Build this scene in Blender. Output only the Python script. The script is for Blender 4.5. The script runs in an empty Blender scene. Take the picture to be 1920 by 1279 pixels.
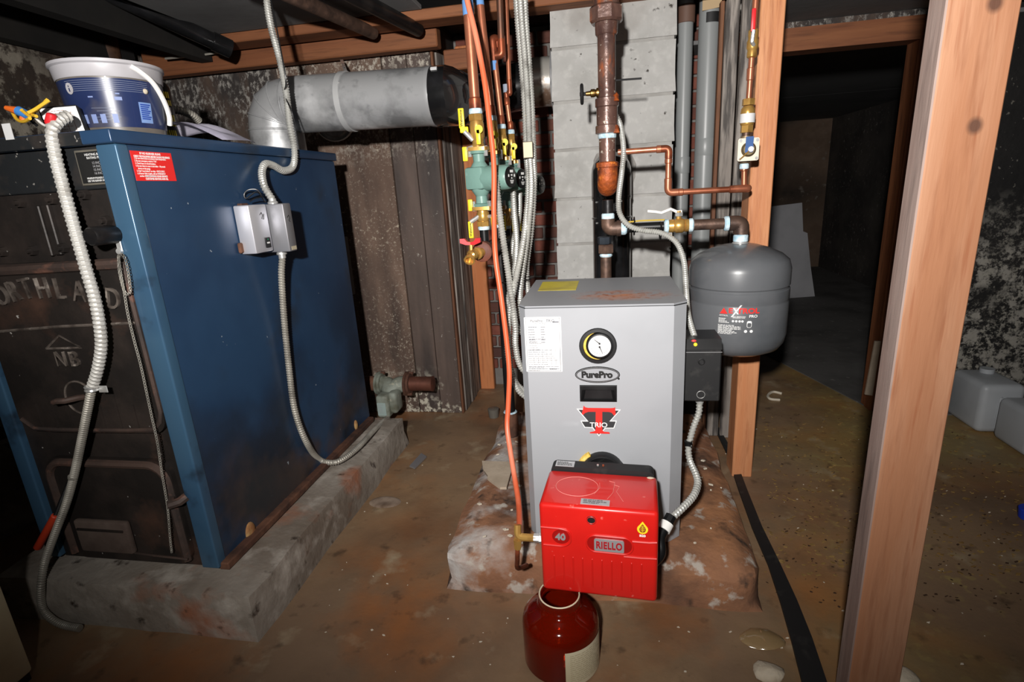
import bpy, bmesh, math, random
from mathutils import Vector as V, Matrix as MX, noise as NZ
random.seed(7)
PI = math.pi
C = bpy.context.scene.collection
sc = bpy.context.scene
# ---------------------------------------------------------------- camera
H = 1.0
FPX = 1003.0
dn = V((210, 3526, 1003)).normalized()
yv = V((175, -295, 1003)); yv = (yv - dn * yv.dot(dn)).normalized()
xv = yv.cross(-dn)
RW = MX((xv, yv, -dn))                       # rows: world axes in camera (right, down, forward) coords
CAM = V((0, 0, H))
cd = bpy.data.cameras.new('camera'); cam = bpy.data.objects.new('camera', cd); C.objects.link(cam)
cd.sensor_width = 36; cd.lens = FPX / 1920 * 36; cd.clip_start = 0.02; cd.clip_end = 60
ri, dw, fw = RW @ V((1, 0, 0)), RW @ V((0, 1, 0)), RW @ V((0, 0, 1))
cm = MX((ri, -dw, -fw)).transposed().to_4x4(); cm.translation = CAM
cam.matrix_world = cm; sc.camera = cam
# ---------------------------------------------------------------- light: the camera's flash, a trace of ambient
w = bpy.data.worlds.new('world'); sc.world = w; w.use_nodes = True
w.node_tree.nodes['Background'].inputs[0].default_value = (0.9, 0.95, 1, 1)
w.node_tree.nodes['Background'].inputs[1].default_value = 0.004
ld = bpy.data.lights.new('flash', 'SPOT'); lo = bpy.data.objects.new('flash', ld); C.objects.link(lo)
ld.energy = 255; ld.color = (1.0, 0.965, 0.93); ld.shadow_soft_size = 0.028
ld.spot_size = math.radians(120); ld.spot_blend = 1.0
lo.location = (-0.11, -0.30, H + 0.25)
lo.rotation_euler = (V((-0.05, 1.0, 0.04))).to_track_quat('-Z', 'Y').to_euler()
sc.view_settings.view_transform = 'Standard'; sc.view_settings.look = 'None'
sc.view_settings.exposure = 0.0; sc.view_settings.gamma = 1.0; sc.view_settings.use_curve_mapping = False


def P(px, py, Y=None, X=None, Z=None):       # a pixel of the 1920x1279 photograph on the plane y=Y, x=X or z=Z
    d = RW @ V((px - 960, py - 639.5, FPX))
    if Y is not None: t = Y / d.y
    elif X is not None: t = X / d.x
    else: t = (Z - H) / d.z
    return CAM + d * t


# ---------------------------------------------------------------- materials
def lin(c):
    return tuple(((v / 255) / 12.92 if v / 255 <= .04045 else ((v / 255 + .055) / 1.055) ** 2.4) for v in c) + (1,)


MATS = {}


def mat(name, col, rough=.6, metal=0, layers=(), bump=None, st=(1, 1, 1), coat=0, trans=0, ior=1.45, emit=0, spec=.5, bump2=None):
    if name in MATS: return MATS[name]
    m = bpy.data.materials.new(name); m.use_nodes = True; N = m.node_tree.nodes; L = m.node_tree.links
    b = N['Principled BSDF']
    b.inputs['Base Color'].default_value = lin(col); b.inputs['Roughness'].default_value = rough
    b.inputs['Metallic'].default_value = metal; b.inputs['Coat Weight'].default_value = coat
    b.inputs['Transmission Weight'].default_value = trans; b.inputs['IOR'].default_value = ior
    b.inputs['Specular IOR Level'].default_value = spec
    if emit:
        b.inputs['Emission Color'].default_value = lin(col); b.inputs['Emission Strength'].default_value = emit
    tc = N.new('ShaderNodeTexCoord')

    def coords(s):
        mp = N.new('ShaderNodeMapping'); mp.inputs['Scale'].default_value = s
        L.new(tc.outputs['Object'], mp.inputs[0]); return mp.outputs[0]

    def noise(scale, lo_, hi_, det=4, s=(1, 1, 1), kind='n', rg=.55):
        if kind == 'v':
            n = N.new('ShaderNodeTexVoronoi'); n.inputs['Scale'].default_value = scale; o = n.outputs['Distance']
        else:
            n = N.new('ShaderNodeTexNoise'); n.inputs['Scale'].default_value = scale
            n.inputs['Detail'].default_value = det; n.inputs['Roughness'].default_value = rg; o = n.outputs['Fac']
        L.new(coords(s), n.inputs['Vector'])
        r = N.new('ShaderNodeMapRange'); r.inputs[1].default_value = lo_; r.inputs[2].default_value = hi_
        L.new(o, r.inputs[0]); return r.outputs[0]

    def mul(a, c):
        k = N.new('ShaderNodeMath'); k.operation = 'MULTIPLY'; L.new(a, k.inputs[0])
        if isinstance(c, float): k.inputs[1].default_value = c
        else: L.new(c, k.inputs[1])
        return k.outputs[0]
    cur = None; rcur = None
    for l in layers:
        f = noise(l['s'], l['lo'], l['hi'], l.get('d', 4), l.get('st', st), l.get('k', 'n'), l.get('rg', .55))
        if 'm' in l: f = mul(f, noise(l['m'][0], l['m'][1], l['m'][2], 3, l.get('mst', (1, 1, 1))))
        if 'z' in l:
            sx = N.new('ShaderNodeSeparateXYZ'); L.new(tc.outputs['Object'], sx.inputs[0])
            r = N.new('ShaderNodeMapRange'); r.inputs[1].default_value = l['z'][0]; r.inputs[2].default_value = l['z'][1]
            L.new(sx.outputs[l.get('ax', 2)], r.inputs[0]); f = mul(f, r.outputs[0])
        if 'sph' in l:
            vm = N.new('ShaderNodeVectorMath'); vm.operation = 'SUBTRACT'; vm.inputs[1].default_value = l['sph'][0]
            L.new(tc.outputs['Object'], vm.inputs[0])
            vs = N.new('ShaderNodeVectorMath'); vs.operation = 'MULTIPLY'; vs.inputs[1].default_value = l['sph'][1]
            L.new(vm.outputs[0], vs.inputs[0])
            vl = N.new('ShaderNodeVectorMath'); vl.operation = 'LENGTH'; L.new(vs.outputs[0], vl.inputs[0])
            r = N.new('ShaderNodeMapRange'); r.inputs[1].default_value = 1; r.inputs[2].default_value = l['sph'][2]
            L.new(vl.outputs['Value'], r.inputs[0]); f = mul(f, r.outputs[0])
        if 'a' in l: f = mul(f, float(l['a']))
        mx = N.new('ShaderNodeMix'); mx.data_type = 'RGBA'; L.new(f, mx.inputs[0])
        if cur is None: mx.inputs[6].default_value = lin(col)
        else: L.new(cur, mx.inputs[6])
        mx.inputs[7].default_value = lin(l['c']); cur = mx.outputs[2]
        if 'r' in l:
            mr = N.new('ShaderNodeMix'); L.new(f, mr.inputs[0])
            if rcur is None: mr.inputs[2].default_value = rough
            else: L.new(rcur, mr.inputs[2])
            mr.inputs[3].default_value = l['r']; rcur = mr.outputs[0]
    if cur is not None: L.new(cur, b.inputs['Base Color'])
    if rcur is not None: L.new(rcur, b.inputs['Roughness'])
    nrm = None
    for bb in (bump, bump2):
        if not bb: continue
        n = N.new('ShaderNodeTexNoise'); n.inputs['Scale'].default_value = bb[0]; n.inputs['Detail'].default_value = 5
        L.new(coords(bb[3] if len(bb) > 3 else st), n.inputs['Vector'])
        bp = N.new('ShaderNodeBump'); bp.inputs['Strength'].default_value = bb[1]; bp.inputs['Distance'].default_value = bb[2] if len(bb) > 2 else .004
        L.new(n.outputs['Fac'], bp.inputs['Height'])
        if nrm is not None: L.new(nrm, bp.inputs['Normal'])
        nrm = bp.outputs['Normal']
    if nrm is not None: L.new(nrm, b.inputs['Normal'])
    MATS[name] = m; return m


def ly(c, s, lo_, hi_, **k): return dict(c=c, s=s, lo=lo_, hi=hi_, **k)


WG = (9, 9, .7)                              # vertical wood grain
def wood(name, base, dark, light, st=WG, rough=.7, extra=(), b=.25):
    return mat(name, base, rough, 0, [ly(light, 2.2, .42, .68, st=st, d=6), ly(dark, 9, .5, .72, st=st, d=8, a=.7), ly(dark, 1.3, .5, .75, d=3, a=.45)] + list(extra), (14, b, .003), st)


M_block = mat('concrete_block', (176, 175, 172), .9, 0, [ly((152, 151, 147), 5, .45, .75), ly((200, 199, 195), 30, .5, .8, d=6, a=.6), ly((70, 66, 62), 42, .69, .76, d=2), ly((120, 112, 104), 2.2, .55, .8)], (90, .35, .003))
M_mortar = mat('mortar', (150, 148, 144), .95, 0, [ly((172, 170, 166), 12, .4, .7)], (60, .4))
M_brick = mat('red_brick', (112, 62, 50), .9, 0, [ly((140, 84, 70), 14, .45, .7), ly((70, 46, 42), 7, .52, .75), ly((150, 130, 120), 60, .66, .75, a=.5)], (70, .35, .003))
M_brick2 = mat('red_brick_dark', (88, 56, 48), .9, 0, [ly((122, 76, 62), 14, .45, .7), ly((58, 44, 42), 7, .5, .75)], (70, .35, .003))
M_floor = mat('stained_floor', (130, 106, 84), .55, 0, [
    ly((154, 126, 94), 1.6, .42, .68, d=7), ly((98, 76, 58), 2.7, .46, .72, d=8), ly((160, 100, 54), 2.6, .47, .66, d=7, m=(1.1, .38, .56)),
    ly((80, 64, 54), 1.2, .5, .72, d=8, a=.8, r=.3), ly((158, 138, 84), 1.1, .42, .62, d=6, z=(.25, .8), ax=0, a=.75), ly((176, 160, 132), 7, .6, .74, d=9, a=.7), ly((62, 48, 38), 16, .6, .72, d=8, a=.6), ly((170, 150, 92), 30, .56, .64, d=9, m=(2.2, .45, .62), z=(.5, .9), ax=0, a=.8)],
    (12, .35, .006), bump2=(80, .2, .003))
M_floor2 = mat('grey_floor', (96, 94, 92), .8, 0, [ly((70, 68, 66), 3, .45, .7, d=7), ly((130, 128, 124), 26, .64, .74)], (30, .3))
flk = dict(d=10, rg=.72)
M_peel = mat('peeling_wall', (96, 77, 66), .8, 0, [ly((122, 100, 86), 3, .42, .7, st=(3, 3, 1)), ly((62, 50, 45), 2, .48, .7, st=(3, 3, .8)),
    ly((186, 174, 154), 60, .56, .62, m=(4.5, .47, .62), a=.8, **flk), ly((190, 180, 164), 110, .57, .62, m=(2.4, .36, .58), a=.75, **flk), ly((172, 164, 152), 52, .5, .57, z=(1.12, 1.3), m=(7, .4, .55), st=(1, 1, .7), **flk),
    ly((188, 182, 166), 24, .5, .56, z=(.26, .1), m=(7, .42, .5), **flk)], (55, .5, .004))
M_peel2 = mat('dark_panel_wall', (78, 66, 60), .62, 0, [ly((98, 82, 74), 3, .42, .7, st=(4, 4, .6)), ly((54, 47, 45), 2, .48, .7, st=(4, 4, .6)),
    ly((186, 180, 170), 50, .62, .66, m=(5, .5, .62), **flk), ly((172, 164, 152), 52, .5, .57, z=(1.12, 1.3), m=(7, .4, .55), st=(1, 1, .7), **flk), ly((188, 182, 166), 24, .5, .55, z=(.24, .1), m=(6, .42, .5), **flk)], (40, .3, .003))
M_peelw = mat('flaking_wall_top', (52, 47, 45), .85, 0, [ly((84, 68, 58), 3, .45, .7, st=(3, 3, 1)), ly((146, 142, 136), 56, .5, .58, m=(8, .38, .55), st=(1, 1, .6), **flk)], (55, .5, .004))
M_dark = mat('sooty_wall', (52, 48, 46), .9, 0, [ly((78, 72, 67), 3, .42, .7), ly((130, 124, 118), 30, .58, .64, m=(2.5, .5, .6), **flk)], (25, .5, .006))
M_left = mat('damp_left_wall', (52, 45, 40), .9, 0, [ly((150, 143, 130), 14, .48, .56, m=(2.6, .4, .55), **flk), ly((72, 58, 48), 4, .45, .7)], (20, .6, .01))
M_right = mat('black_flaking_wall', (24, 23, 23), .85, 0, [ly((36, 34, 33), 4, .4, .7), ly((150, 146, 138), 22, .5, .58, m=(3.2, .42, .55), z=(.9, .62), **flk), ly((120, 116, 108), 60, .66, .7, d=6, a=.7),
    ly((150, 146, 136), 60, .5, .58, m=(5, .42, .54), z=(.85, .55), **flk)], (30, .6, .008))
M_ceil = mat('ceiling_board', (112, 112, 112), .9, 0, [ly((92, 92, 92), 2, .45, .7)], (30, .15))
M_black = mat('dull_black', (20, 19, 18), .85, 0, [ly((34, 31, 28), 4, .45, .7)])  # near-black tone for ceiling, joists and the slabs behind boards
M_beam = wood('beam_wood', (120, 72, 44), (80, 46, 28), (142, 90, 56), st=(.7, 9, 9))
M_beamd = wood('dark_beam_wood', (70, 46, 32), (40, 28, 22), (92, 62, 42), st=(.7, 9, 9))
K1, K2 = P(1828, 236, Y=.87) - V((.48, .89, 0)), P(1866, 6, Y=.87) - V((.48, .89, 0))
M_post = wood('fir_post', (198, 132, 90), (164, 98, 62), (218, 160, 116), rough=.45, extra=[ly((132, 74, 44), 26, .6, .75, d=3, st=(5, 5, .25), a=.55)])
M_post2 = wood('fir_post_front', (146, 101, 74), (124, 80, 56), (164, 124, 98), rough=.42, extra=[ly((126, 72, 46), 26, .6, .75, d=3, st=(5, 5, .25), a=.5)] + [ly((84, 58, 46), 30, .1, .3, sph=(tuple(k), (1 / .012, 1 / .06, 1 / .014), .45)) for k in (K1, K2)])
M_postg = wood('weathered_side', (126, 106, 98), (84, 70, 65), (152, 134, 126))
M_stud = wood('orange_stud', (186, 112, 66), (146, 82, 46), (206, 136, 88))
M_plank = wood('weathered_plank', (132, 124, 117), (72, 66, 63), (166, 158, 150), extra=[ly((40, 36, 35), 5, .5, .62, st=(9, 9, .8), d=8, a=.8)])
M_plankb = wood('brown_plank', (104, 66, 44), (64, 42, 32), (130, 88, 60))
M_jamb = wood('jamb_wood', (126, 74, 44), (80, 46, 30), (146, 92, 58))
M_copper = mat('copper', (192, 120, 90), .34, .6, [ly((136, 74, 50), 9, .45, .72, st=(1, 1, .4)), ly((226, 150, 112), 22, .55, .75, a=.6)], (40, .05))
M_copperd = mat('copper_solder', (172, 92, 62), .38, .6, [ly((104, 60, 44), 18, .45, .65)])
M_brass = mat('brass', (206, 162, 88), .3, .6, [ly((160, 112, 58), 26, .5, .72)])
M_steel = mat('zinc_steel', (206, 206, 204), .32, .6, [ly((150, 150, 148), 30, .5, .75)])
M_cond = mat('conduit_steel', (204, 204, 198), .36, .5, [ly((150, 148, 142), 20, .5, .75)])
M_condd = mat('dull_conduit', (168, 164, 154), .5, .4, [ly((120, 116, 108), 12, .45, .7)])
M_galv = mat('galvanised_duct', (176, 177, 178), .36, .45, [ly((126, 127, 128), 7, .46, .62, d=8, r=.5), ly((226, 227, 228), 5, .55, .72, d=5), ly((90, 92, 94), 26, .6, .75, a=.5)], (9, .12, .004))
M_stove = mat('black_stovepipe', (20, 20, 21), .22, 0, [ly((34, 34, 36), 10, .45, .7)], coat=.5)
M_iron = mat('black_iron', (34, 33, 34), .4, .5, [ly((54, 50, 48), 16, .5, .7)], (60, .15))
M_ironb = mat('brown_iron', (92, 72, 62), .5, .5, [ly((120, 94, 80), 30, .45, .7), ly((60, 48, 44), 20, .5, .7)], (80, .2))
M_rust = mat('rusty_iron', (112, 84, 74), .32, .2, [ly((62, 42, 40), 16, .42, .68, st=(1, 1, .5)), ly((186, 96, 46), 15, .56, .68, d=7, st=(1, 1, .45)), ly((214, 206, 190), 75, .66, .71, d=5, a=.9)], (70, .5, .003), coat=.35)
M_rustb = mat('bright_rust', (172, 84, 36), .55, .2, [ly((92, 48, 34), 26, .42, .62, d=6), ly((226, 128, 48), 34, .56, .7)], (90, .8, .004))
M_rusts = mat('surface_rust', (88, 58, 45), .85, .1, [ly((60, 42, 35), 20, .42, .65), ly((118, 80, 60), 9, .5, .7)], (60, .5))
M_tape = mat('blue_tape', (104, 150, 208), .7)
M_ptfe = mat('thread_tape', (206, 224, 232), .7, 0, [ly((160, 196, 214), 60, .45, .65)], (120, .6))
M_yel = mat('yellow_grip', (240, 214, 44), .4)
M_red = mat('red_grip', (214, 40, 46), .4)
M_blackp = mat('black_plastic', (18, 18, 19), .35, 0, [ly((30, 30, 31), 20, .5, .7)])
M_blackm = mat('matt_black', (26, 26, 27), .6, 0, [ly((44, 43, 42), 26, .58, .72)])
M_white = mat('white_plastic', (232, 230, 226), .5, 0, [ly((180, 174, 164), 12, .55, .75, a=.6)])
M_wpr = mat('white_print', (232, 232, 230), .6)
M_kpr = mat('black_print', (22, 22, 22), .6)
M_gpr = mat('grey_print', (150, 150, 152), .6)
M_rpr = mat('red_print', (226, 44, 38), .5)
M_label = mat('white_label', (212, 212, 212), .5)
M_pump = mat('pump_green', (116, 150, 140), .4, 0, [ly((92, 126, 116), 14, .52, .72), ly((146, 178, 168), 40, .64, .74, a=.6)], (70, .15))
M_pumpold = mat('old_pump_green', (132, 138, 128), .6, 0, [ly((92, 92, 78), 12, .48, .68), ly((170, 166, 148), 40, .6, .7, d=7)], (60, .35))
M_orange = mat('orange_tube', (226, 104, 66), .35, 0, [ly((240, 150, 120), 6, .5, .7, st=(1, 1, .3))])
M_pvc = mat('grey_conduit', (142, 145, 145), .36, 0, [ly((116, 119, 119), 5, .45, .7, st=(1, 1, .2))])
M_kraft = mat('kraft_paper', (186, 160, 124), .8)
M_tank = mat('tank_grey', (96, 98, 101), .33, 0, [ly((78, 82, 86), 6, .45, .7)], coat=.25)
M_jacket = mat('boiler_grey', (158, 160, 164), .48, 0, [ly((148, 150, 154), 3, .45, .7)], coat=.1)
M_jackt = mat('boiler_grey_top', (142, 144, 148), .5, 0, [ly((206, 118, 44), 14, .34, .6, sph=((0.045, -.075, .615), (1 / .13, 1 / .07, 1), .1), d=7), ly((150, 82, 40), 60, .52, .62, sph=((0.045, -.075, .615), (1 / .16, 1 / .085, 1), .2), d=5)])
M_blue = mat('blue_jacket', (44, 70, 100), .3, .1, [ly((34, 56, 84), 3, .42, .7), ly((30, 34, 40), 3.2, .44, .6, d=6, z=(.62, .1), a=.95, r=.6), ly((82, 66, 58), 4.5, .48, .62, d=6, z=(.34, .02), a=.9, r=.7), ly((150, 160, 170), 58, .76, .79, d=2), ly((44, 48, 52), 5, .5, .64, m=(2.2, .5, .65))], (7, .06, .004))
M_bluet = mat('blue_jacket_trim', (62, 94, 120), .26, .2, [ly((48, 78, 108), 4, .45, .7), ly((34, 38, 42), 8, .54, .7)])
M_capb = mat('sooty_cap', (34, 36, 38), .55, .2, [ly((58, 52, 48), 12, .5, .68), ly((150, 146, 140), 70, .7, .74, d=2)], (40, .2))
M_cast = mat('cast_iron', (40, 36, 34), .5, .3, [ly((58, 50, 46), 8, .45, .68), ly((84, 62, 52), 6, .6, .75, d=6), ly((196, 192, 186), 52, .74, .77, d=2)], (34, .35, .004))
M_castr = mat('cast_iron_rust', (74, 58, 51), .65, .1, [ly((52, 44, 41), 9, .42, .62, d=6), ly((118, 82, 68), 18, .56, .72)], (34, .35, .004))
M_castl = mat('cast_letter', (108, 99, 92), .45, .2, [ly((70, 62, 57), 22, .45, .6), ly((170, 160, 150), 30, .6, .72)], (60, .3))
M_pad = mat('old_pad_concrete', (150, 142, 132), .9, 0, [ly((116, 104, 92), 4, .42, .68, d=6), ly((176, 168, 158), 12, .5, .7, d=6), ly((150, 98, 72), 5, .58, .72), ly((64, 54, 46), 20, .62, .72)], (26, .6, .008))
M_pad2 = mat('stained_pad_concrete', (142, 100, 74), .85, 0, [ly((166, 116, 80), 4, .42, .66, d=6), ly((94, 68, 54), 6, .48, .68, d=7), ly((190, 186, 182), 8, .45, .6, d=8, z=(-.1, -.36), ax=0), ly((192, 186, 176), 17, .58, .66, d=8, a=.8), ly((52, 42, 36), 14, .6, .72, d=6)], (26, .7, .008))
M_hood = mat('burner_red', (208, 32, 26), .3, 0, [ly((190, 26, 22), 4, .45, .7), ly((226, 120, 110), 46, .7, .75, d=2, a=.6)], coat=.3)
M_hoodd = mat('burner_red_shade', (150, 18, 16), .35)  # darker hood red, paints the shade inside the badge pockets
M_silver = mat('silver_plate', (196, 196, 198), .35, .6)
M_insul = mat('yellow_insulation', (216, 180, 78), .95, 0, [ly((236, 206, 120), 40, .45, .65)], (90, .9, .006))
M_glassw = mat('dial_white', (206, 206, 206), .3, coat=.3)
M_jug = mat('red_jug', (176, 40, 10), .08, 0, [ly((140, 24, 8), 3, .45, .7)], trans=.8, ior=1.3, coat=.5)
M_cream = mat('cream_enamel', (206, 198, 166), .5, 0, [ly((170, 158, 120), 3, .45, .7), ly((120, 108, 86), 8, .64, .74)])
M_labelc = mat('cream_label', (214, 204, 176), .6, 0, [ly((190, 178, 146), 4, .45, .7)])
M_board = mat('grey_board', (168, 168, 172), .8, 0, [ly((150, 150, 154), 3, .45, .7)])
M_canis = mat('grey_jug_plastic', (176, 180, 184), .45, 0, [ly((156, 160, 164), 4, .45, .7)], trans=.1)
M_bktb = mat('bucket_blue', (38, 50, 88), .3, 0, [ly((28, 38, 72), 3, .45, .7), ly((96, 92, 88), 7, .58, .75, a=.7)], coat=.35)
M_bktg = mat('bucket_grey', (112, 106, 100), .4, 0, [ly((84, 78, 72), 8, .45, .7)], coat=.3)
M_bktw = mat('bucket_white', (178, 176, 180), .4, 0, [ly((148, 144, 144), 5, .45, .7), ly((110, 102, 98), 16, .62, .72)])
M_paper = mat('paper', (226, 222, 236), .8, 0, [ly((206, 202, 222), 4, .45, .7)])
M_chip = mat('wood_chips', (132, 104, 58), .9, 0, [ly((164, 134, 80), 20, .45, .7), ly((110, 76, 38), 12, .5, .7)])
M_flake = mat('paint_flakes', (206, 196, 178), .8)
M_plaster = mat('plaster_lump', (190, 178, 158), .95, 0, [ly((156, 140, 118), 14, .45, .7)], (40, .8, .008))
M_dw = mat('plasterboard', (186, 170, 150), .95, 0, [ly((168, 152, 132), 14, .45, .7)], (60, .3))
M_gsheet = mat('grey_sheet', (176, 178, 184), .4, .7)


# ---------------------------------------------------------------- mesh building
def frame(o, r, u):
    r = V(r).normalized(); u = V(u); n = r.cross(u).normalized(); u = n.cross(r)
    m = MX((r, u, n)).transposed().to_4x4(); m.translation = V(o); return m


def perp(d):
    d = V(d).normalized(); a = V((0, 0, 1)) if abs(d.z) < .9 else V((1, 0, 0))
    x = a.cross(d).normalized(); return x, d.cross(x)


def spline(pts, n=8):
    pts = [V(p) for p in pts]
    if len(pts) < 3: return pts
    q = [pts[0] * 2 - pts[1]] + pts + [pts[-1] * 2 - pts[-2]]; out = []
    for i in range(1, len(q) - 2):
        a, b, c, d = q[i - 1], q[i], q[i + 1], q[i + 2]
        for k in range(n):
            t = k / n
            out.append(.5 * ((2 * b) + (c - a) * t + (2 * a - 5 * b + 4 * c - d) * t * t + (3 * b - a - 3 * c + d) * t ** 3))
    out.append(pts[-1]); return out


def resample(pts, step):
    out = [pts[0]]; acc = 0.0
    for a, b in zip(pts, pts[1:]):
        l = (b - a).length
        if l < 1e-9: continue
        t = step - acc
        while t <= l:
            out.append(a.lerp(b, t / l)); t += step
        acc = (acc + l) % step if False else l - (t - step)
    if (out[-1] - pts[-1]).length > step * .3: out.append(pts[-1])
    return out


def elbow(pts, r, n=6):                      # polyline with every inner corner rounded to radius r
    pts = [V(p) for p in pts]; out = [pts[0]]
    for a, b, c in zip(pts, pts[1:], pts[2:]):
        u = (a - b); v = (c - b); k = min(r, u.length * .49, v.length * .49); p, q = b + u.normalized() * k, b + v.normalized() * k
        for i in range(n + 1):
            t = i / n; out.append(p * (1 - t) ** 2 + b * 2 * t * (1 - t) + q * t * t)
    out.append(pts[-1]); return out


class B:
    def __init__(s): s.bm = bmesh.new()

    def box(s, a, b, bev=0, seg=1, M=None):
        a, b = V(a), V(b)
        r = bmesh.ops.create_cube(s.bm, size=1); vs = r['verts']
        for v in vs: v.co = V(((a.x + b.x) / 2 + v.co.x * (b.x - a.x), (a.y + b.y) / 2 + v.co.y * (b.y - a.y), (a.z + b.z) / 2 + v.co.z * (b.z - a.z)))
        if M: 
            for v in vs: v.co = M @ v.co
        if bev:
            es = list({e for v in vs for e in v.link_edges})
            bmesh.ops.bevel(s.bm, geom=es, offset=bev, segments=seg, profile=.5, affect='EDGES')
        return s

    def rings(s, rr, close=True, cap=True):
        n = len(rr[0]); vs = [[s.bm.verts.new(p) for p in r] for r in rr]
        for a, b in zip(vs, vs[1:]):
            for i in range(n if close else n - 1):
                j = (i + 1) % n
                s.bm.faces.new((a[i], a[j], b[j], b[i]))
        if cap and close:
            s.bm.faces.new(vs[0][::-1]); s.bm.faces.new(vs[-1])
        return s

    def lathe(s, o, d, prof, n=20, cap=True, sx=1, rot=0):
        o = V(o); d = V(d).normalized(); x, y = perp(d)
        return s.rings([[o + d * h + (x * math.cos(rot + 2 * PI * i / n) * sx + y * math.sin(rot + 2 * PI * i / n)) * max(r, 1e-5) for i in range(n)] for h, r in prof], cap=cap)

    def cyl(s, a, b, r, r2=None, n=14, rot=0):
        a, b = V(a), V(b)
        return s.lathe(a, b - a, [(0, r), ((b - a).length, r if r2 is None else r2)], n, rot=rot)

    def tube(s, pts, r, n=10, rf=None, cap=True, flat=1):
        pts = [V(p) for p in pts]; t0 = (pts[1] - pts[0]).normalized(); x, y = perp(t0); rr = []; S = 0
        for i, p in enumerate(pts):
            t = (pts[min(i + 1, len(pts) - 1)] - pts[max(i - 1, 0)]).normalized()
            if t.length < .5: t = t0
            ax = t0.cross(t)
            if ax.length > 1e-7:
                q = MX.Rotation(t0.angle(t), 3, ax.normalized()); x = q @ x; y = q @ y
            t0 = t
            if i: S += (p - pts[i - 1]).length
            rr.append([p + (x * math.cos(2 * PI * k / n) * flat + y * math.sin(2 * PI * k / n)) * (rf(S, 2 * PI * k / n) if rf else r) for k in range(n)])
        return s.rings(rr, cap=cap)

    def conduit(s, pts, r, pitch=.0075, n=10, amp=.13):
        q = resample(spline(pts, 10), pitch / 4)
        return s.tube(q, r, n, lambda S, a: r * (1 + amp * math.sin(2 * PI * S / pitch + a)))

    def prism(s, pts, vec):
        a = [s.bm.verts.new(V(p)) for p in pts]; b = [s.bm.verts.new(V(p) + V(vec)) for p in pts]; n = len(a)
        s.bm.faces.new(a[::-1]); s.bm.faces.new(b)
        for i in range(n): s.bm.faces.new((a[i], a[(i + 1) % n], b[(i + 1) % n], b[i]))
        return s

    def shape(s, M, pts, h, z=0):            # flat outline in a frame, given thickness
        return s.prism([M @ V((p[0], p[1], z)) for p in pts], M.to_3x3() @ V((0, 0, h)))

    def sph(s, c, r, u=14, v=9, M=None):
        q = bmesh.ops.create_uvsphere(s.bm, u_segments=u, v_segments=v, radius=1)
        r = V((r, r, r)) if not hasattr(r, '__len__') else V(r)
        for k in q['verts']:
            k.co = V((k.co.x * r.x, k.co.y * r.y, k.co.z * r.z))
            k.co = (M.to_3x3() @ k.co if M else k.co) + V(c)
        return s

    def lines(s, M, x0, x1, y, n, dy, th=.0012, seed=1, z=.0004):
        rd = random.Random(seed)
        for i in range(n):
            e = x0 + (x1 - x0) * (.55 + .45 * rd.random()); yy = y - i * dy; x = x0
            while x < e:
                wd = min(e - x, (x1 - x0) * (.05 + .16 * rd.random()))
                s.shape(M, [(x, yy), (x + wd, yy), (x + wd, yy - th), (x, yy - th)], z); x += wd + (x1 - x0) * .025
        return s


def rrect(x0, y0, x1, y1, r, n=4):
    out = []
    for cx, cy, a in ((x1 - r, y1 - r, 0), (x0 + r, y1 - r, 90), (x0 + r, y0 + r, 180), (x1 - r, y0 + r, 270)):
        for i in range(n + 1):
            t = math.radians(a + 90 * i / n); out.append((cx + r * math.cos(t), cy + r * math.sin(t)))
    return out


def ell(a, b, n=28, cx=0, cy=0): return [(cx + a * math.cos(2 * PI * i / n), cy + b * math.sin(2 * PI * i / n)) for i in range(n)]


WM = {}


def obj(name, b, m, parent=None, angle=35, label=None, loc=None):
    me = bpy.data.meshes.new(name); bm = b.bm
    bmesh.ops.recalc_face_normals(bm, faces=bm.faces[:])
    mw = WM[parent.name] if parent else MX.Translation(V(loc) if loc is not None else V((0, 0, 0)))
    bm.transform(mw.inverted()); bm.to_mesh(me); bm.free()
    me.polygons.foreach_set('use_smooth', [True] * len(me.polygons)); me.set_sharp_from_angle(angle=math.radians(angle))
    o = bpy.data.objects.new(name, me); C.objects.link(o); me.materials.append(m)
    if parent: o.parent = parent
    else: o.matrix_world = mw
    WM[o.name] = mw
    if label: o['label'] = label
    return o


def tag(o, label, cat, group=None):
    o['label'] = label; o['category'] = cat
    if group: o['group'] = group
    return o


def solo(name, b, m, label, cat, group=None, angle=35):
    bb = [v.co for v in b.bm.verts]
    c = V((sum(v.x for v in bb) / len(bb), sum(v.y for v in bb) / len(bb), min(v.z for v in bb)))
    return tag(obj(name, b, m, None, angle, loc=c), label, cat, group)


def thing(name, label, cat, loc, group=None, rz=0):
    o = bpy.data.objects.new(name, None); C.objects.link(o); o.empty_display_size = .05
    mw = MX.Translation(V(loc)) @ MX.Rotation(rz, 4, 'Z'); o.matrix_world = mw; WM[o.name] = mw
    return tag(o, label, cat, group)


def struct(name, b, m, angle=35):
    o = obj(name, b, m, None, angle); o['kind'] = 'structure'; return o


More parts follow.
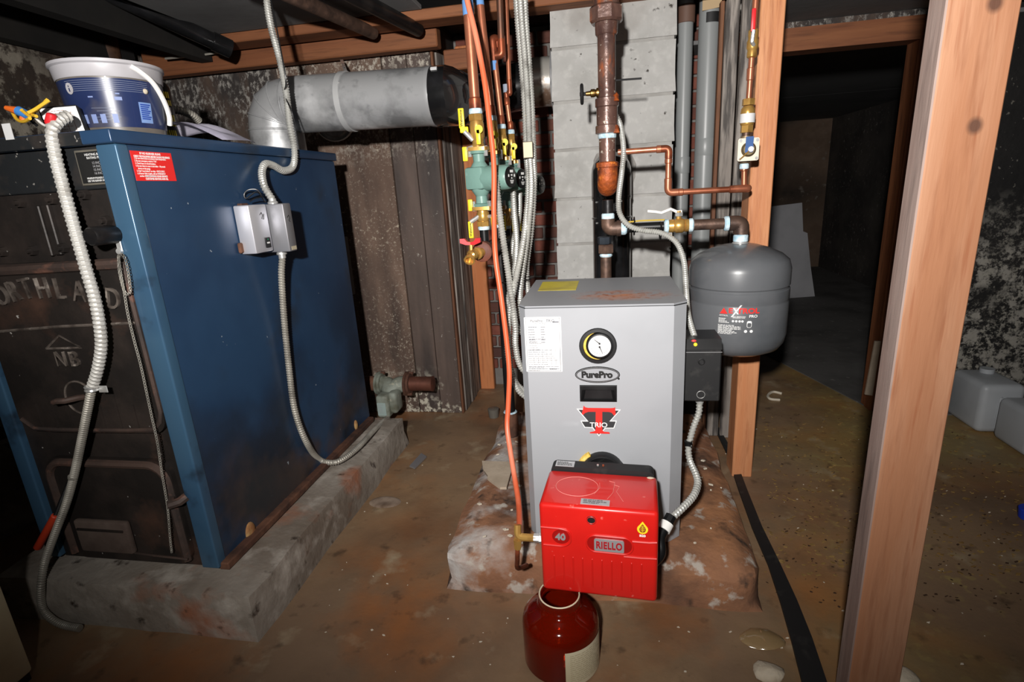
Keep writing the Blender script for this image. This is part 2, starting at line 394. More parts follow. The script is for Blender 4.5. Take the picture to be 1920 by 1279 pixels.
def text(name, s, size, M, m, parent, bold=0, ext=.0005, align='CENTER', wrap=None, sx=1, shear=0, label=None, space=1):
    cu = bpy.data.curves.new('t', 'FONT'); cu.body = s; cu.size = size; cu.align_x = align; cu.align_y = 'CENTER'
    cu.offset = bold; cu.extrude = ext; cu.shear = shear; cu.resolution_u = 4; cu.space_character = space
    t = bpy.data.objects.new('t', cu); C.objects.link(t); dg = bpy.context.evaluated_depsgraph_get(); dg.update()
    me = bpy.data.meshes.new_from_object(t.evaluated_get(dg)); bpy.data.objects.remove(t)
    mw = WM[parent.name].inverted()
    for v in me.vertices:
        c = v.co.copy(); c.x *= sx; c.z += ext
        if wrap: a = c.x / wrap; c = V(((wrap + c.z) * math.sin(a), c.y, (wrap + c.z) * math.cos(a) - wrap))
        v.co = mw @ (M @ c)
    me.name = name; me.materials.clear(); me.materials.append(m)
    o = bpy.data.objects.new(name, me); C.objects.link(o); o.parent = parent; WM[o.name] = WM[parent.name]
    if label: o['label'] = label
    return o


def rough_box(a, b, cuts, amp, seed=0, fr=6, keep_bottom=True):
    bb = B(); bm = bb.bm; bb.box(a, b); sz = V(b) - V(a)
    for ax, n in enumerate(cuts):
        nv = V((0, 0, 0)); nv[ax] = 1
        for i in range(1, n):
            p = V(a); p[ax] += sz[ax] * i / n
            bmesh.ops.bisect_plane(bm, geom=bm.verts[:] + bm.edges[:] + bm.faces[:], plane_co=p, plane_no=nv)
    for v in bm.verts:
        d = NZ.noise_vector(v.co * fr + V((seed, seed * 2, 0))) * amp
        if abs(v.co.z - b[2]) < 1e-4: d.z = -abs(d.z)
        nb = sum(1 for k in range(3) if abs(v.co[k] - a[k]) < 1e-4 or abs(v.co[k] - b[k]) < 1e-4)
        bot = abs(v.co.z - a[2]) < 1e-4
        if nb >= 2 and not bot:
            c = (V(a) + V(b)) / 2
            for k in range(3):
                if abs(v.co[k] - a[k]) < 1e-4 or abs(v.co[k] - b[k]) < 1e-4: v.co[k] += (amp * 1.2 if c[k] > v.co[k] else -amp * 1.2)
        v.co.x += d.x; v.co.y += d.y
        if not bot: v.co.z += d.z
    return bb
# ================================================================= the setting
def slab(name, a, b, m): return struct(name, B().box(a, b), m)


slab('floor', (-2.6, -1.2, -.06), (4.2, 7.2, 0), M_floor)
f2 = B().prism([(1.13, 2.30, 0), (4.2, 2.30, 0), (4.2, 6.9, 0), (.2, 6.9, 0), (.55, 4.2, 0), (.905, 3.1, 0), (1.03, 2.66, 0)], (0, 0, .004))
struct('floor_far', f2, M_floor2)
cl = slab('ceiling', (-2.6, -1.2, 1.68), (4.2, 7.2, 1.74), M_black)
obj('ceiling_panel', B().box((-1.42, 1.15, 1.615), (-.62, 2.02, 1.63), .002), M_ceil, cl)
obj('ceiling_panel', B().box((.52, 1.2, 1.525), (4.0, 2.34, 1.54), .002), M_ceil, cl)
obj('ceiling_panel', B().box((.3, 2.42, 1.50), (4.0, 4.3, 1.515), .002), M_ceil, cl)
obj('ceiling_panel', B().box((.3, 4.304, 1.50), (4.0, 6.6, 1.515), .002), M_ceil, cl)
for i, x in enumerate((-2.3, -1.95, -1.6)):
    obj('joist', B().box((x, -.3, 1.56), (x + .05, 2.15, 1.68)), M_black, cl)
obj('ceiling_board', B().box((-1.44, 2.03, 1.585), (.42, 2.13, 1.62), .003), M_beam, cl)
# rear left wall: boards of different widths with open seams and peeling paint
wl = slab('wall_rear_left', (-2.6, 2.268, 0), (-.665, 2.32, 1.68), M_black)
xs = [-2.2, P(330, 400, Y=2.25).x, P(560, 400, Y=2.25).x, P(757, 500, Y=2.25).x, P(800, 500, Y=2.25).x, P(842, 500, Y=2.25).x]
ms = [M_peelw, M_peelw, M_peel, M_peel2, M_peel2]
for i in range(5):
    obj('wall_board', B().box((xs[i] + .002, 2.25 + .004 * (i % 2), .0), (xs[i + 1] - .002, 2.275, 1.66), .002), ms[i], wl)
obj('corner_strip', B().box((xs[5] + .001, 2.243, 0), (-.662, 2.275, 1.62), .003), M_plankb, wl)
for q0_, q1_ in (((698, 478), (748, 502)), ((706, 466), (744, 484)), ((708, 548), (750, 572)), ((712, 582), (748, 592)), ((716, 606), (746, 612))):
    u_, v_ = P(*q0_, Y=2.2505), P(*q1_, Y=2.2505)
    obj('gouge', B().prism([u_ + V((0, 0, .003)), u_ - V((0, 0, .003)), v_ - V((0, 0, .002)), v_ + V((0, 0, .002))], (0, .003, 0)), M_dark, wl)
wi = slab('wall_inner', (-.70, 2.30, 0), (-.672, 2.62, 1.68), M_black)
for i in range(3):
    y0 = 2.276 + i * .105
    obj('plank', B().box((-.672, y0, 0), (-.657 + .004 * (i % 2), y0 + .102, 1.55), .003), M_plank, wi)
slab('wall_left', (-2.05, -1.2, 0), (-1.97, 2.3, 1.7), M_left)
slab('trim_1', (-1.97, .2, 0), (-1.93, 2.25, .3), M_pad)
slab('wall_rear_right', (1.16, 2.44, 0), (4.2, 2.5, 1.7), M_right)
slab('wall_right', (2.26, 2.5, 0), (2.32, 6.3, 1.6), M_dark)
slab('wall_far', (.1, 6.25, 0), (2.3, 6.32, 1.6), mat('far_wall', (98, 80, 66), .9, 0, [ly((132, 112, 96), 3, .45, .7), ly((34, 30, 28), 1.5, .5, .7), ly((120, 112, 104), 16, .58, .66, m=(2, .5, .6), d=8)], (20, .5)))
slab('wall_middle', (.44, 2.42, 0), (.50, 6.25, 1.6), M_dark)
# door opening: header, flaking strip, jamb
slab('trim_2', (.46, 2.33, 1.428), (1.13, 2.42, 1.505), M_beam)
slab('trim_3', (.46, 2.335, 1.506), (1.2, 2.42, 1.6), M_peelw)
slab('trim_4', (1.105, 2.335, 0), (1.195, 2.42, 1.45), M_jamb)
# brick wall behind the chimney
wb = slab('wall_back', (-.69, 2.634, 0), (.62, 2.70, 1.68), mat('brick_mortar', (126, 122, 118), .95, 0, [ly((104, 100, 96), 12, .4, .7)], (60, .4)))
bm_h = {}
rb = random.Random(3)
for seg in ((-.66, -.12), (.2, .6)):
    for k in range(26):
        z = .097 + k * .0605; x = seg[0] + (-.05 if k % 2 else 0)
        while x < seg[1] - .02:
            L_ = .198 if (rb.random() < .22) else .094
            x0 = max(x, seg[0]); x1 = min(x + L_, seg[1])
            if x1 - x0 > .02:
                d = rb.uniform(0, .006)
                obj('brick', B().box((x0, 2.618 - d, z), (x1, 2.64, z + .049), .0025), M_brick if rb.random() < .7 else M_brick2, wb)
            x += L_ + .012
# ---------------------------------------------------------------- block chimney
CX0, CX1, CY0, CY1 = -.19, .243, 2.1, 2.53
ch = thing('block_chimney', 'grey concrete block chimney rising behind the new grey boiler', 'chimney', (.026, 2.3, 0))
obj('mortar_core', B().box((CX0 + .007, CY0 + .0072, 0), (CX1 - .007, CY1 - .007, 1.68)), M_mortar, ch)
zs = [1.68, 1.467, 1.291, 1.1275, .9515, .783, .61, .437, .264, .091, 0]
for a, b in zip(zs[1:], zs):
    j = rb.uniform(-.003, .003)
    obj('concrete_block', rough_box((CX0 + j, CY0 + abs(j), a + .004), (CX1 + j, CY1, b - .004), (5, 1, 3), .0022, a * 9, 22), M_block, ch)
vz = P(1150, 322, Y=2.1).z
pt = [(.075 * (1 + .16 * NZ.noise(V((math.cos(t) * 2, math.sin(t) * 2, 3)))) * math.cos(t) * 1.05, .09 * (1 + .2 * NZ.noise(V((math.cos(t) * 2, math.sin(t) * 2, 7)))) * math.sin(t)) for t in [2 * PI * i / 26 for i in range(26)]]
obj('mortar_patch', B().shape(frame((.03, CY0 - .001, vz), (1, 0, 0), (0, 0, 1)), pt, .006), mat('vent_mortar', (150, 147, 142), .95, 0, [ly((112, 108, 104), 12, .45, .7)], (40, .6, .006)), ch)

# ---------------------------------------------------------------- timber
b = B().box((-1.88, 2.16, 1.53), (-.615, 2.215, 1.635), .004)
solo('wooden_beam', b, M_beam, 'orange timber beam lying along the top of the peeling rear wall', 'beam')
b = B().box((-.607, 2.2, 1.452), (-.49, 2.25, 1.525), .004)
solo('timber_block', b, M_beam, 'short sawn timber block at the end of the rear beam', 'timber')
b = B().box((-.652, 2.56, 0), (-.58, 2.60, 1.62), .003)
solo('wooden_stud', b, M_stud, 'orange wooden stud in the recess left of the brick wall', 'stud')
x0, x1 = P(1349, 300, Y=2.06).x, P(1402, 300, Y=2.06).x
g = 'rough boards behind the right wooden post'
solo('rough_plank', B().box((x0, 2.06, 0), ((x0 + x1) / 2 - .004, 2.085, 1.55), .003), M_plank, 'weathered grey vertical plank beside the wider grey pipe', 'plank', g)
solo('rough_plank', B().box(((x0 + x1) / 2 + .001, 2.045, 0), (x1 + .05, 2.07, 1.55), .003), M_plank, 'weathered grey vertical plank half hidden by the orange post', 'plank', g)
solo('edge_strip', B().box((x0 - .016, 2.07, 0), (x0 - .003, 2.1, 1.55), .002), M_plankb, 'thin brown wooden strip between grey pipe and weathered plank', 'strip')
a, c = P(1400, 380, Y=1.745).x, P(1447, 380, Y=1.745).x
b = B().box((a + .006, 1.745, 0), (c, 1.835, 1.66), .003)
solo('wooden_post', b, M_post, 'orange fir post standing behind the grey expansion tank', 'post')
pw = thing('wooden_post', 'large orange fir post in the right foreground with a grey left edge', 'post', (.48, .89, 0))
pw1 = B().box((.439, .87, 0), (.524, .912, 1.66), .002)
obj('post_body', pw1, M_post2, pw)
obj('weathered_edge', B().box((.4365, .8715, 0), (.4395, .911, 1.66)), M_postg, pw, label='grey weathered narrow side')
solo('log_post', B().tube(spline([P(192, 150, Y=2.08) - V((0, 0, 1.3)), P(200, 95, Y=2.05), P(190, 40, Y=2.05), P(183, -60, Y=2.05)], 5), .045, 12), M_beamd, 'dark brown round post rising to ceiling behind the bucket', 'post')
g = 'dark steel pipes under the ceiling'
def zline(p, q, z): return P(*p, Z=z), P(*q, Z=z)
for (p, q, z, r, l) in (((545, -8), (700, 62), 1.575, .021, 'left of two dark ceiling pipes ending on the orange beam'), ((655, -12), (784, 56), 1.575, .023, 'right of two dark ceiling pipes ending on the orange beam')):
    u, v = P(*p, Z=1.572), P(*q, Z=1.572)
    v = u + (v - u) * min(1, (2.155 - u.y) / max(1e-6, v.y - u.y))
    solo('ceiling_pipe', B().cyl(u + (u - v) * .5, v, r, n=16), M_ironb if r < .022 else M_iron, l, 'pipe', g)
u, v = P(432, 92, Y=1.98), P(250, 8, Y=1.75)
b = B().cyl(v + (v - u) * .4, u, .028, n=18); b.cyl(u - (u - v).normalized() * .06, u, .032, n=18)
solo('ceiling_pipe', b, M_stove, 'thick black pipe end under the ceiling right of bucket', 'pipe', g)
b = B().tube(spline([P(310, 110, Y=2.1), P(350, 106, Y=2.1), P(400, 100, Y=2.12), P(450, 88, Y=2.15)], 6), .004, 6)
solo('grey_cable', b, M_condd, 'thin grey cable below the thick black ceiling pipe', 'cable')
b = B().tube(spline([P(0, 52, Y=2.2), P(60, 66, Y=2.2), P(130, 82, Y=2.2), P(210, 118, Y=2.22)], 6), .006, 6)
solo('grey_cable', b, M_condd, 'thin dusty cable on the dark wall left of the bucket', 'cable')
b = B().tube(spline([P(770, 40, Y=2.14), P(830, 36, Y=2.13), P(870, 32, Y=2.12), P(950, 24, Y=2.1)], 6), .005, 6)
solo('grey_cable', b, M_condd, 'thin grey cable along the ceiling board above the duct', 'cable')

# ---------------------------------------------------------------- concrete pads
solo('concrete_pad', rough_box((-1.56, .905, 0), (-.82, 1.93, .130), (10, 12, 2), .008, 2, 7), M_pad, 'grey concrete pad under the old blue boiler', 'plinth')
solo('concrete_pad', rough_box((-.425, 1.12, 0), (.362, 2.06, .118), (16, 18, 4), .014, 5, 8), M_pad2, 'stained crumbling concrete pad under the new grey boiler', 'plinth')
# ================================================================= the old boiler
BX0, BX1, BY0, BY1, BZ = -1.455, -.948, .972, 1.87, 1.157
ob = thing('old_boiler', 'large old blue sheet metal boiler with black cast iron front', 'boiler', (-1.2, 1.42, .132))
obj('jacket_body', B().box((BX0, BY0 + .02, .134), (BX1 - .003, BY1, 1.13)), M_blue, ob)
sp = B().box((BX1 - .003, BY0 + .004, .15), (BX1, BY1, 1.128), .001)
side = obj('side_panel', sp, M_blue, ob)
cp = B().box((BX0 - .006, BY0 - .012, 1.131), (BX1 + .007, BY1 + .01, BZ), .0035, 4)
obj('top_cap', cp, M_blue, ob, angle=60, label='blue sheet metal top')
obj('cap_front', B().box((BX0 - .004, BY0 - .0145, 1.131), (BX1 - .06, BY0 - .010, BZ - .002)), M_capb, ob, label='soot blackened front edge of the top')
obj('edge_trim', B().box((BX1 - .046, BY0, .14), (BX1 + .0015, BY0 + .03, 1.131), .0045, 5), M_bluet, ob, angle=60, label='light blue folded front edge')
obj('edge_trim', B().box((BX0, BY0, .14), (BX0 + .04, BY0 + .03, 1.131), .0045, 5), M_bluet, ob, angle=60)
obj('base_rail', B().box((BX1 - .005, .98, .131), (BX1 + .022, 1.86, .152), .003), M_rusts, ob, label='rusty base rail')
for (px, py, ra, rb_, rot) in ((470, 998, .03, .02, .3), (667, 797, .02, .012, .2)):
    c = P(px, py, X=BX1)
    obj('clay_plug', B().sph(c, (.007, rb_, ra), 12, 8), mat('clay', (176, 142, 92), .9, 0, [ly((150, 100, 60), 30, .45, .7)], (60, .6)), ob, label='tan plug stuck on the blue side')
FY = BY0 + .012                               # front plane of the casting
def FR(px, py, y=None): return P(px, py, Y=FY if y is None else y)
FM = frame((0, FY, 0), (1, 0, 0), (0, 0, 1))
obj('upper_front', B().box((BX0 + .038, FY - .002, 1.048), (BX1 - .044, FY + .03, 1.131), .002), M_capb, ob)
obj('section_casting', B().box((BX0 + .038, FY + .004, .135), (BX1 - .044, FY + .03, 1.047)), M_cast, ob)
pl = obj('name_plate', B().box((-1.052, FY - .006, 1.056), (BX1 - .028, FY - .002, 1.124), .001), mat('plate_frame', (170, 164, 150), .4, .8), ob, label='black name plate in a brass frame')
obj('plate_face', B().box((-1.048, FY - .0068, 1.060), (BX1 - .032, FY - .0055, 1.120)), M_kpr, pl)
NMx = frame((-1.012, FY - .0069, 1.09), (1, 0, 0), (0, 0, 1))
text('plate_lettering', 'HEATING BOILER\nRATING PLATE', .0062, NMx @ MX.Translation((.008, .021, 0)), M_wpr, pl, ext=.0001)
text('plate_lettering', '12 INCHES\n14 INCHES\n15 INCHES\n16 INCHES', .0066, NMx @ MX.Translation((.012, -.002, 0)), M_gpr, pl, ext=.0001)
text('plate_lettering', 'MINIMUM POUNDS OF SAND\nUSE THIS BURNER OR EQUAL', .0052, NMx @ MX.Translation((.004, -.0235, 0)), M_wpr, pl, ext=.0001, sx=.8)
for (px, py) in ((39, 380), (100, 374), (160, 365), (200, 414), (6, 472), (62, 470), (120, 465)):
    c = FR(px, py)
    o = obj('bolt', B().cyl(c + V((0, .006, 0)), c - V((0, .008, 0)), .012, .010, 6).cyl(c - V((0, .008, 0)), c - V((0, .015, 0)), .006, .005, 8), M_cast, ob)
for (a, c) in (((75, 385), (98, 480)), ((92, 383), (108, 478)), ((203, 356), (222, 408)), ((210, 355), (228, 404))):
    u, v = FR(*a), FR(*c)
    obj('casting_rib', B().box((min(u.x, v.x) - .002, FY - .006, v.z), (max(u.x, v.x) + .001, FY + .006, u.z), .002), M_cast, ob)
# fire door
dpts = rrect(-1.398, .505, -.995, .905, .035, 6)
dpts = [p for p in dpts]
dr = obj('fire_door', B().shape(frame((0, FY + .005, 0), (1, 0, 0), (0, 0, 1)), dpts, .016), M_cast, ob, label='upper cast iron fire door with raised lettering')
obj('door_ridge', B().tube([V((-1.392, FY - .011, .889)), V((-1.2, FY - .013, .893)), V((-1.0, FY - .011, .896))], .012, 8), M_castr, dr, label='rusty top ridge')
obj('door_ridge', B().tube([V((-1.395, FY - .011, .752)), V((-1.2, FY - .012, .763)), V((-1.0, FY - .011, .768))], .0035, 6), M_castl, dr)
obj('door_rim', B().tube([V((x, FY - .011, z)) for x, z in [(-.999, .9), (-.999, .56), (-1.006, .535), (-1.028, .515), (-1.1, .511), (-1.3, .509), (-1.36, .511), (-1.39, .535)]], .006, 6), M_castr, dr, label='rusty door rim')
for k in range(7): obj('door_rib', B().box((-1.34 + k * .045, FY - .014, .515), (-1.335 + k * .045, FY - .008, .575 + .02 * (k % 3))), M_cast, dr)
for chx, px, py, r in (('N', -8, 580, 26), ('O', 15, 553, 22), ('R', 38, 546, 14), ('T', 62, 541, 8), ('H', 92, 540, 3), ('L', 122, 541, -1), ('A', 160, 546, -7), ('N', 188, 552, -10), ('D', 222, 560, -13)):
    c = FR(px, py) * 1; c.y = FY - .0105
    text('raised_letter', chx, .066, frame(c, (math.cos(math.radians(r)), 0, math.sin(math.radians(r))), (-math.sin(math.radians(r)), 0, math.cos(math.radians(r)))), M_castl, dr, ext=.003, sx=.75)
c = FR(135, 668); c.y = FY - .0105
text('raised_letter', 'N', .05, frame(c - V((.016, 0, .004)), (1, 0, 0), (0, 0, 1)), M_castl, dr, ext=.0025, sx=.8)
text('raised_letter', 'B', .05, frame(c + V((.020, 0, -.004)), (1, 0, 0), (0, 0, 1)), M_castl, dr, ext=.0025)
obj('raised_emblem', B().tube([c + V((-.048, -.001, .022)), c + V((-.004, -.001, .052)), c + V((.046, -.001, .024)), c + V((-.048, -.001, .022))], .003, 6), M_castl, dr)
c = FR(158, 742); c.y = FY - .012
obj('draft_ring', B().tube([c + V((math.cos(t) * .038, 0, math.sin(t) * .04)) for t in [2 * PI * i / 28 for i in range(29)]], .0025, 6), M_castl, dr)
obj('door_handle', B().tube([c + V((-.036, -.03, .0)), c + V((-.02, -.034, .005)), c + V((-.005, -.03, .004)), c + V((.01, -.012, .004)), c + V((.012, .004, 0))], .007, 8), M_castr, dr, label='pitted brown door handle')
# ash door
ad = obj('ash_door', B().shape(frame((0, FY + .005, 0), (1, 0, 0), (0, 0, 1)), rrect(-1.372, .145, -1.018, .432, .04, 6), .014), M_cast, ob, label='lower cast iron ash door with a rusty rim')
rp = rrect(-1.362, .10, -1.03, .421, .045, 6)
rp = [p for p in rp if p[1] > .15]
rp = sorted(rp, key=lambda p: 0)
arc = [(-1.03, .16)] + [p for p in rrect(-1.362, .1, -1.03, .421, .045, 6)[:14]] + [(-1.362, .16)]
obj('door_rim', B().tube([V((x, FY - .010, z)) for x, z in arc], .010, 8), M_castr, ad, label='rust brown rim')
fl = obj('draft_flap', B().box((-1.318, FY - .028, .178), (-1.165, FY - .012, .268), .006, 2), mat('flap_iron', (104, 90, 82), .7, .2, [ly((76, 62, 56), 8, .45, .7)], (40, .3)), ad, label='grey brown draft flap')
obj('flap_lip', B().box((-1.308, FY - .032, .243), (-1.175, FY - .026, .248)), M_cast, fl)
obj('door_latch', B().tube([V((-1.03, FY - .012, .335)), V((-1.015, FY - .03, .33)), V((-1.0, FY - .02, .333)), V((-.99, FY - .008, .34))], .011, 8), M_castr, ad)
obj('latch_rod', B().tube([V((-1.17, FY - .02, .178)), V((-1.09, FY - .03, .182)), V((-1.02, FY - .02, .17))], .003, 6), M_castr, ad)
# draught lever stub
bx = FR(226, 438)
lv = obj('shaft_stub', B().lathe(V((bx.x, FY + .004, bx.z)), (0, -1, 0), [(0, .012), (.012, .014), (.02, .0185), (.07, .0185), (.074, .016)], 16), M_iron, ob)
st = B().box((bx.x - .002, FY - .016, bx.z - .036), (bx.x + .010, FY - .013, bx.z + .006), .001)
obj('lever_strip', st, M_steel, lv, label='bright steel strip with an eye')
obj('strip_eye', B().cyl((bx.x + .003, FY - .019, bx.z - .035), (bx.x + .003, FY - .010, bx.z - .035), .006, n=12), M_steel, lv)


def chain(name, pts, rl, m, label, cat):
    q = resample(spline(pts, 10), rl * 1.55); b = B()
    for i, (a, c) in enumerate(zip(q, q[1:])):
        d = (c - a).normalized(); x, y = perp(d); n = x if i % 2 else y; mid = (a + c) / 2
        b.tube([mid + d * math.cos(t) * rl + n * math.sin(t) * rl * .62 for t in [2 * PI * k / 8 for k in range(9)]], rl * .2, 5, cap=False)
    return solo(name, b, m, label, cat)


CYY = FY - .03
chain('chain', [P(x, y, Y=CYY) for x, y in ((222, 480), (224, 510), (234, 548), (244, 548), (241, 515), (233, 482), (223, 478), (226, 510), (233, 548), (240, 590), (252, 640), (265, 690), (282, 770), (295, 830), (304, 890), (314, 950), (319, 1010), (322, 1035))], .0042, M_condd, 'thin rusty chain hanging down the black boiler front', 'chain')
# red sticker
stk = solo('warning_sticker', B().box((BX1, 1.004, 1.060), (BX1 + .0008, 1.112, 1.119)), mat('sticker_red', (224, 44, 42), .45), 'red sticker with white lettering on the blue side panel', 'sticker')
SM = frame((BX1 + .0009, 1.058, 1.09), (0, 1, 0), (0, 0, 1))
WM[stk.name] = stk.matrix_world.copy()
text('lettering', 'IF NO BURNER RUNS', .0058, SM @ MX.Translation((-.004, .0245, 0)), M_wpr, stk, .0002, .0001)
text('lettering', 'CHECK THE FOLLOWING BEFORE CALLING FOR SERVICE', .0056, SM @ MX.Translation((0, .0185, 0)), M_wpr, stk, .0002, .0001, sx=.66)
text('lettering', '1. Be sure thermostat is set above room temperature.\n2. Be sure emergency switch is "On".\n3. Check fuses or circuit breakers.\n4. Be sure there is water in the boiler - 10 pounds\n    shown on the gauge.\n5. Push "reset button" on relay - ONCE ONLY\n6. If burner fails to ignite, call our EMERGENCY\n    number and ask for service.', .0050, SM @ MX.Translation((-.048, -.003, 0)), M_wpr, stk, .0001, .0001, 'LEFT', sx=.76)
text('lettering', 'PHONE FOR 24 HOUR SERVICE\nCUSTOMER HEATING AND OIL', .0054, SM @ MX.Translation((0, -.0235, 0)), M_wpr, stk, .0002, .0001, sx=.8)

# ---------------------------------------------------------------- things on and by the old boiler
# bucket
bc = V((P(228, 240, Y=1.18).x, 1.18, BZ + .001))
bk = thing('plastic_bucket', 'blue and white plastic bucket standing on the old boiler', 'bucket', bc)
def bro(z): return .088 + (.1045 - .088) * z / .165
obj('bucket_body', B().lathe(bc, (0, 0, 1), [(0, .001), (0, .085), (.003, .088), (.155, .1035), (.155, .101), (.006, .085), (.006, .001)], 40, cap=False), M_bktg, bk, label='dirty grey translucent wall')
obj('bucket_collar', B().lathe(bc, (0, 0, 1), [(.125, bro(.125) + .0012), (.127, bro(.125) + .0025), (.150, .1065), (.153, .1105), (.159, .1105), (.160, .104), (.155, .1035), (.125, bro(.125) + .0008)], 40, cap=False), M_bktw, bk, label='white upper band and rim')
fa = math.atan2(-bc.y, -bc.x)                 # direction from the bucket to the camera
def bsurf(a, z, o=.001): t = fa + a; return bc + V((math.cos(t) * (bro(z) + o), math.sin(t) * (bro(z) + o), z))
def bpatch(b, a0, a1, z0, z1, o=.0016, n=None):
    n = n or max(2, int(abs(a1 - a0) / .12) + 1)
    rows = [[bsurf(a0 + (a1 - a0) * i / n, z, o) for i in range(n + 1)] for z in (z0, z1)]
    vs = [[b.bm.verts.new(p) for p in r] for r in rows]
    for i in range(n): b.bm.faces.new((vs[0][i], vs[0][i + 1], vs[1][i + 1], vs[1][i]))
    return b
lb = obj('bucket_label', bpatch(B(), -1.45, 1.75, .024, .122, .0008, 30), M_bktb, bk, label='glossy dark blue wrap label')
b = B()
for k in range(6): bpatch(b, -.95, .72, .117 - k * .004, .1178 - k * .004)
for k in range(5): bpatch(b, -.5 + .1 * (k % 3), -.05 + .1 * (k % 2), .062 - k * .006, .0626 - k * .006)
obj('label_print', b, mat('pale_print', (120, 128, 150), .5), lb)
b = B()
for a in (-.75, -.55, -.36, -.12): bpatch(b, a, a + .11, .032, .05)
bpatch(b, -.5, -.40, .083, .086); bpatch(b, .0, .14, .078, .085); bpatch(b, .03, .11, .09, .0925)
obj('label_icons', b, mat('icon_print', (120, 136, 180), .5), lb)
b = bpatch(B(), .45, .74, .034, .077, .0018)
tb = obj('label_table', b, mat('pale_blue_print', (118, 146, 196), .5), lb)
b = B()
for k in range(8): bpatch(b, .48, .71 - .03 * (k % 3), .071 - k * .0042, .0735 - k * .0042, .0024)
obj('table_rows', b, mat('blue_print', (38, 66, 150), .5), lb)
ib = B(); q = [bsurf(-.86 + .095 * math.cos(t), .103 + .0115 * math.sin(t), .0024) for t in [2 * PI * i / 20 for i in range(20)]]
ib.bm.faces.new([ib.bm.verts.new(p) for p in q]); obj('info_disc', ib, M_bktw, lb)
b = B(); bpatch(b, -.875, -.845, .097, .104, .003); bpatch(b, -.872, -.848, .106, .109, .003)
obj('info_mark', b, M_bktb, lb)
q = [bsurf(.42, .148, .004), bsurf(.55, .138, .010), bsurf(.75, .118, .016), bsurf(.95, .085, .018), bsurf(1.12, .055, .016), bsurf(1.2, .035, .012)]
obj('bucket_handle', B().tube(spline(q, 5), .0055, 8), M_white, bk, label='white carrying handle hanging down')
obj('dirt_lump', B().sph(bsurf(.66, .101), (.005, .006, .006), 8, 6), M_plaster, bk)
# spray cans behind the bucket
for i, (px, py, Y, h) in enumerate(((313, 238, 1.34, .19), (296, 238, 1.42, .17))):
    c = V((P(px, py, Y=Y).x - .006, Y, BZ + .001))
    t = thing('spray_can', ('black and yellow spray can just right of the bucket', 'second black spray can hidden farther behind the bucket')[i], 'can', c, 'spray cans behind the bucket' if False else None)
    obj('can_body', B().lathe(c, (0, 0, 1), [(0, .026), (.003, .03), (h * .76, .03), (h * .82, .024), (h * .84, .014)], 20), M_blackp, t)
    obj('can_cap', B().lathe(c, (0, 0, 1), [(h * .83, .019), (h, .018), (h + .003, .015)], 16), M_blackm, t)
    fa2 = math.atan2(-c.y, -c.x)
    b = B(); b2 = B()
    for k, (z0, z1, a0, a1) in enumerate(((.118, .133, -.2, .9), (.10, .113, -.1, .85), (.062, .078, -.1, .9), (.05, .057, .1, .85), (.026, .040, -.1, .8))):
        rr = random.Random(k + i); a = a0
        while a < a1:
            e = a + rr.uniform(.08, .16)
            vs = [b.bm.verts.new(c + V((math.cos(fa2 + u) * .0306, math.sin(fa2 + u) * .0306, z))) for u, z in ((a, z0), (e, z0), (e, z1), (a, z1))]
            b.bm.faces.new(vs); a = e + .07
    for u0, u1, z0, z1 in ((-.1, .8, .08, .096), (-.2, .9, .006, .012)):
        n = 6; vs = [[b2.bm.verts.new(c + V((math.cos(fa2 + u0 + (u1 - u0) * j / n) * .0306, math.sin(fa2 + u0 + (u1 - u0) * j / n) * .0306, z))) for j in range(n + 1)] for z in (z0, z1)]
        for j in range(n): b2.bm.faces.new((vs[0][j], vs[0][j + 1], vs[1][j + 1], vs[1][j]))
    obj('can_print', b, M_yel, t, label='yellow print'); obj('can_band', b2, M_wpr, t)
solo('metal_hose', B().conduit([P(322, 205, Y=1.5), P(340, 208, Y=1.52), P(360, 216, Y=1.55), P(372, 226, Y=1.58)], .011), M_condd, 'short grey flexible hose behind the spray can', 'hose')
# white labelled control at the front left corner of the top
c = V((P(112, 240, Y=1.03).x, 1.05, BZ + .001))
t = thing('control_box', 'black control box with a white diagram label left of the bucket', 'control', c)
tilt = MX.Translation(c) @ MX.Rotation(math.radians(38), 4, 'Z') @ MX.Rotation(math.radians(-6), 4, 'Y')
obj('box_body', B().box((-.034, -.018, 0), (.034, .03, .062), .003, M=tilt), M_blackm, t)
lbm = tilt @ frame((0, -.0185, .031), (1, 0, 0), (0, 0, 1))
lo_ = obj('diagram_label', B().shape(lbm, [(-.031, -.028), (.031, -.028), (.031, .028), (-.031, .028)], .0006), M_label, t)
b = B(); b.lines(lbm, -.026, .026, .022, 10, .0052, .0009, 4, .0012)
for x in (-.02, -.008, .006, .018): b.shape(lbm, [(x, -.02), (x + .0008, -.02), (x + .0008, .018), (x, .018)], .0012)
obj('diagram_lines', b, mat('tan_print', (150, 110, 90), .6), lo_)
# loose wire connectors
wc = V((P(52, 222, Y=1.0).x, 1.0, BZ))
t = thing('wire_bundle', 'loose yellow wires with orange and blue connectors on boiler corner', 'wires', wc)
b = B()
for q in (((92, 188), (78, 197), (66, 205), (52, 212)), ((24, 212), (32, 224), (44, 228), (56, 222)), ((66, 216), (60, 220), (50, 214), (40, 206)), ((90, 186), (72, 204), (60, 214), (68, 218))):
    b.tube(spline([P(x, y, Y=.995 - .01 * i) for i, (x, y) in enumerate(q)], 6), .0032, 8)
obj('yellow_wire', b, mat('yellow_wire', (222, 176, 48), .5), t)
a, c2 = P(10, 202, Y=.985), P(34, 208, Y=.985)
obj('wire_nut', B().lathe(a, c2 - a, [(0, .002), (.002, .0045), ((c2 - a).length, .008)], 10), mat('orange_plastic', (232, 110, 40), .5), t)
a, c2 = P(42, 228, Y=.98), P(48, 210, Y=.985)
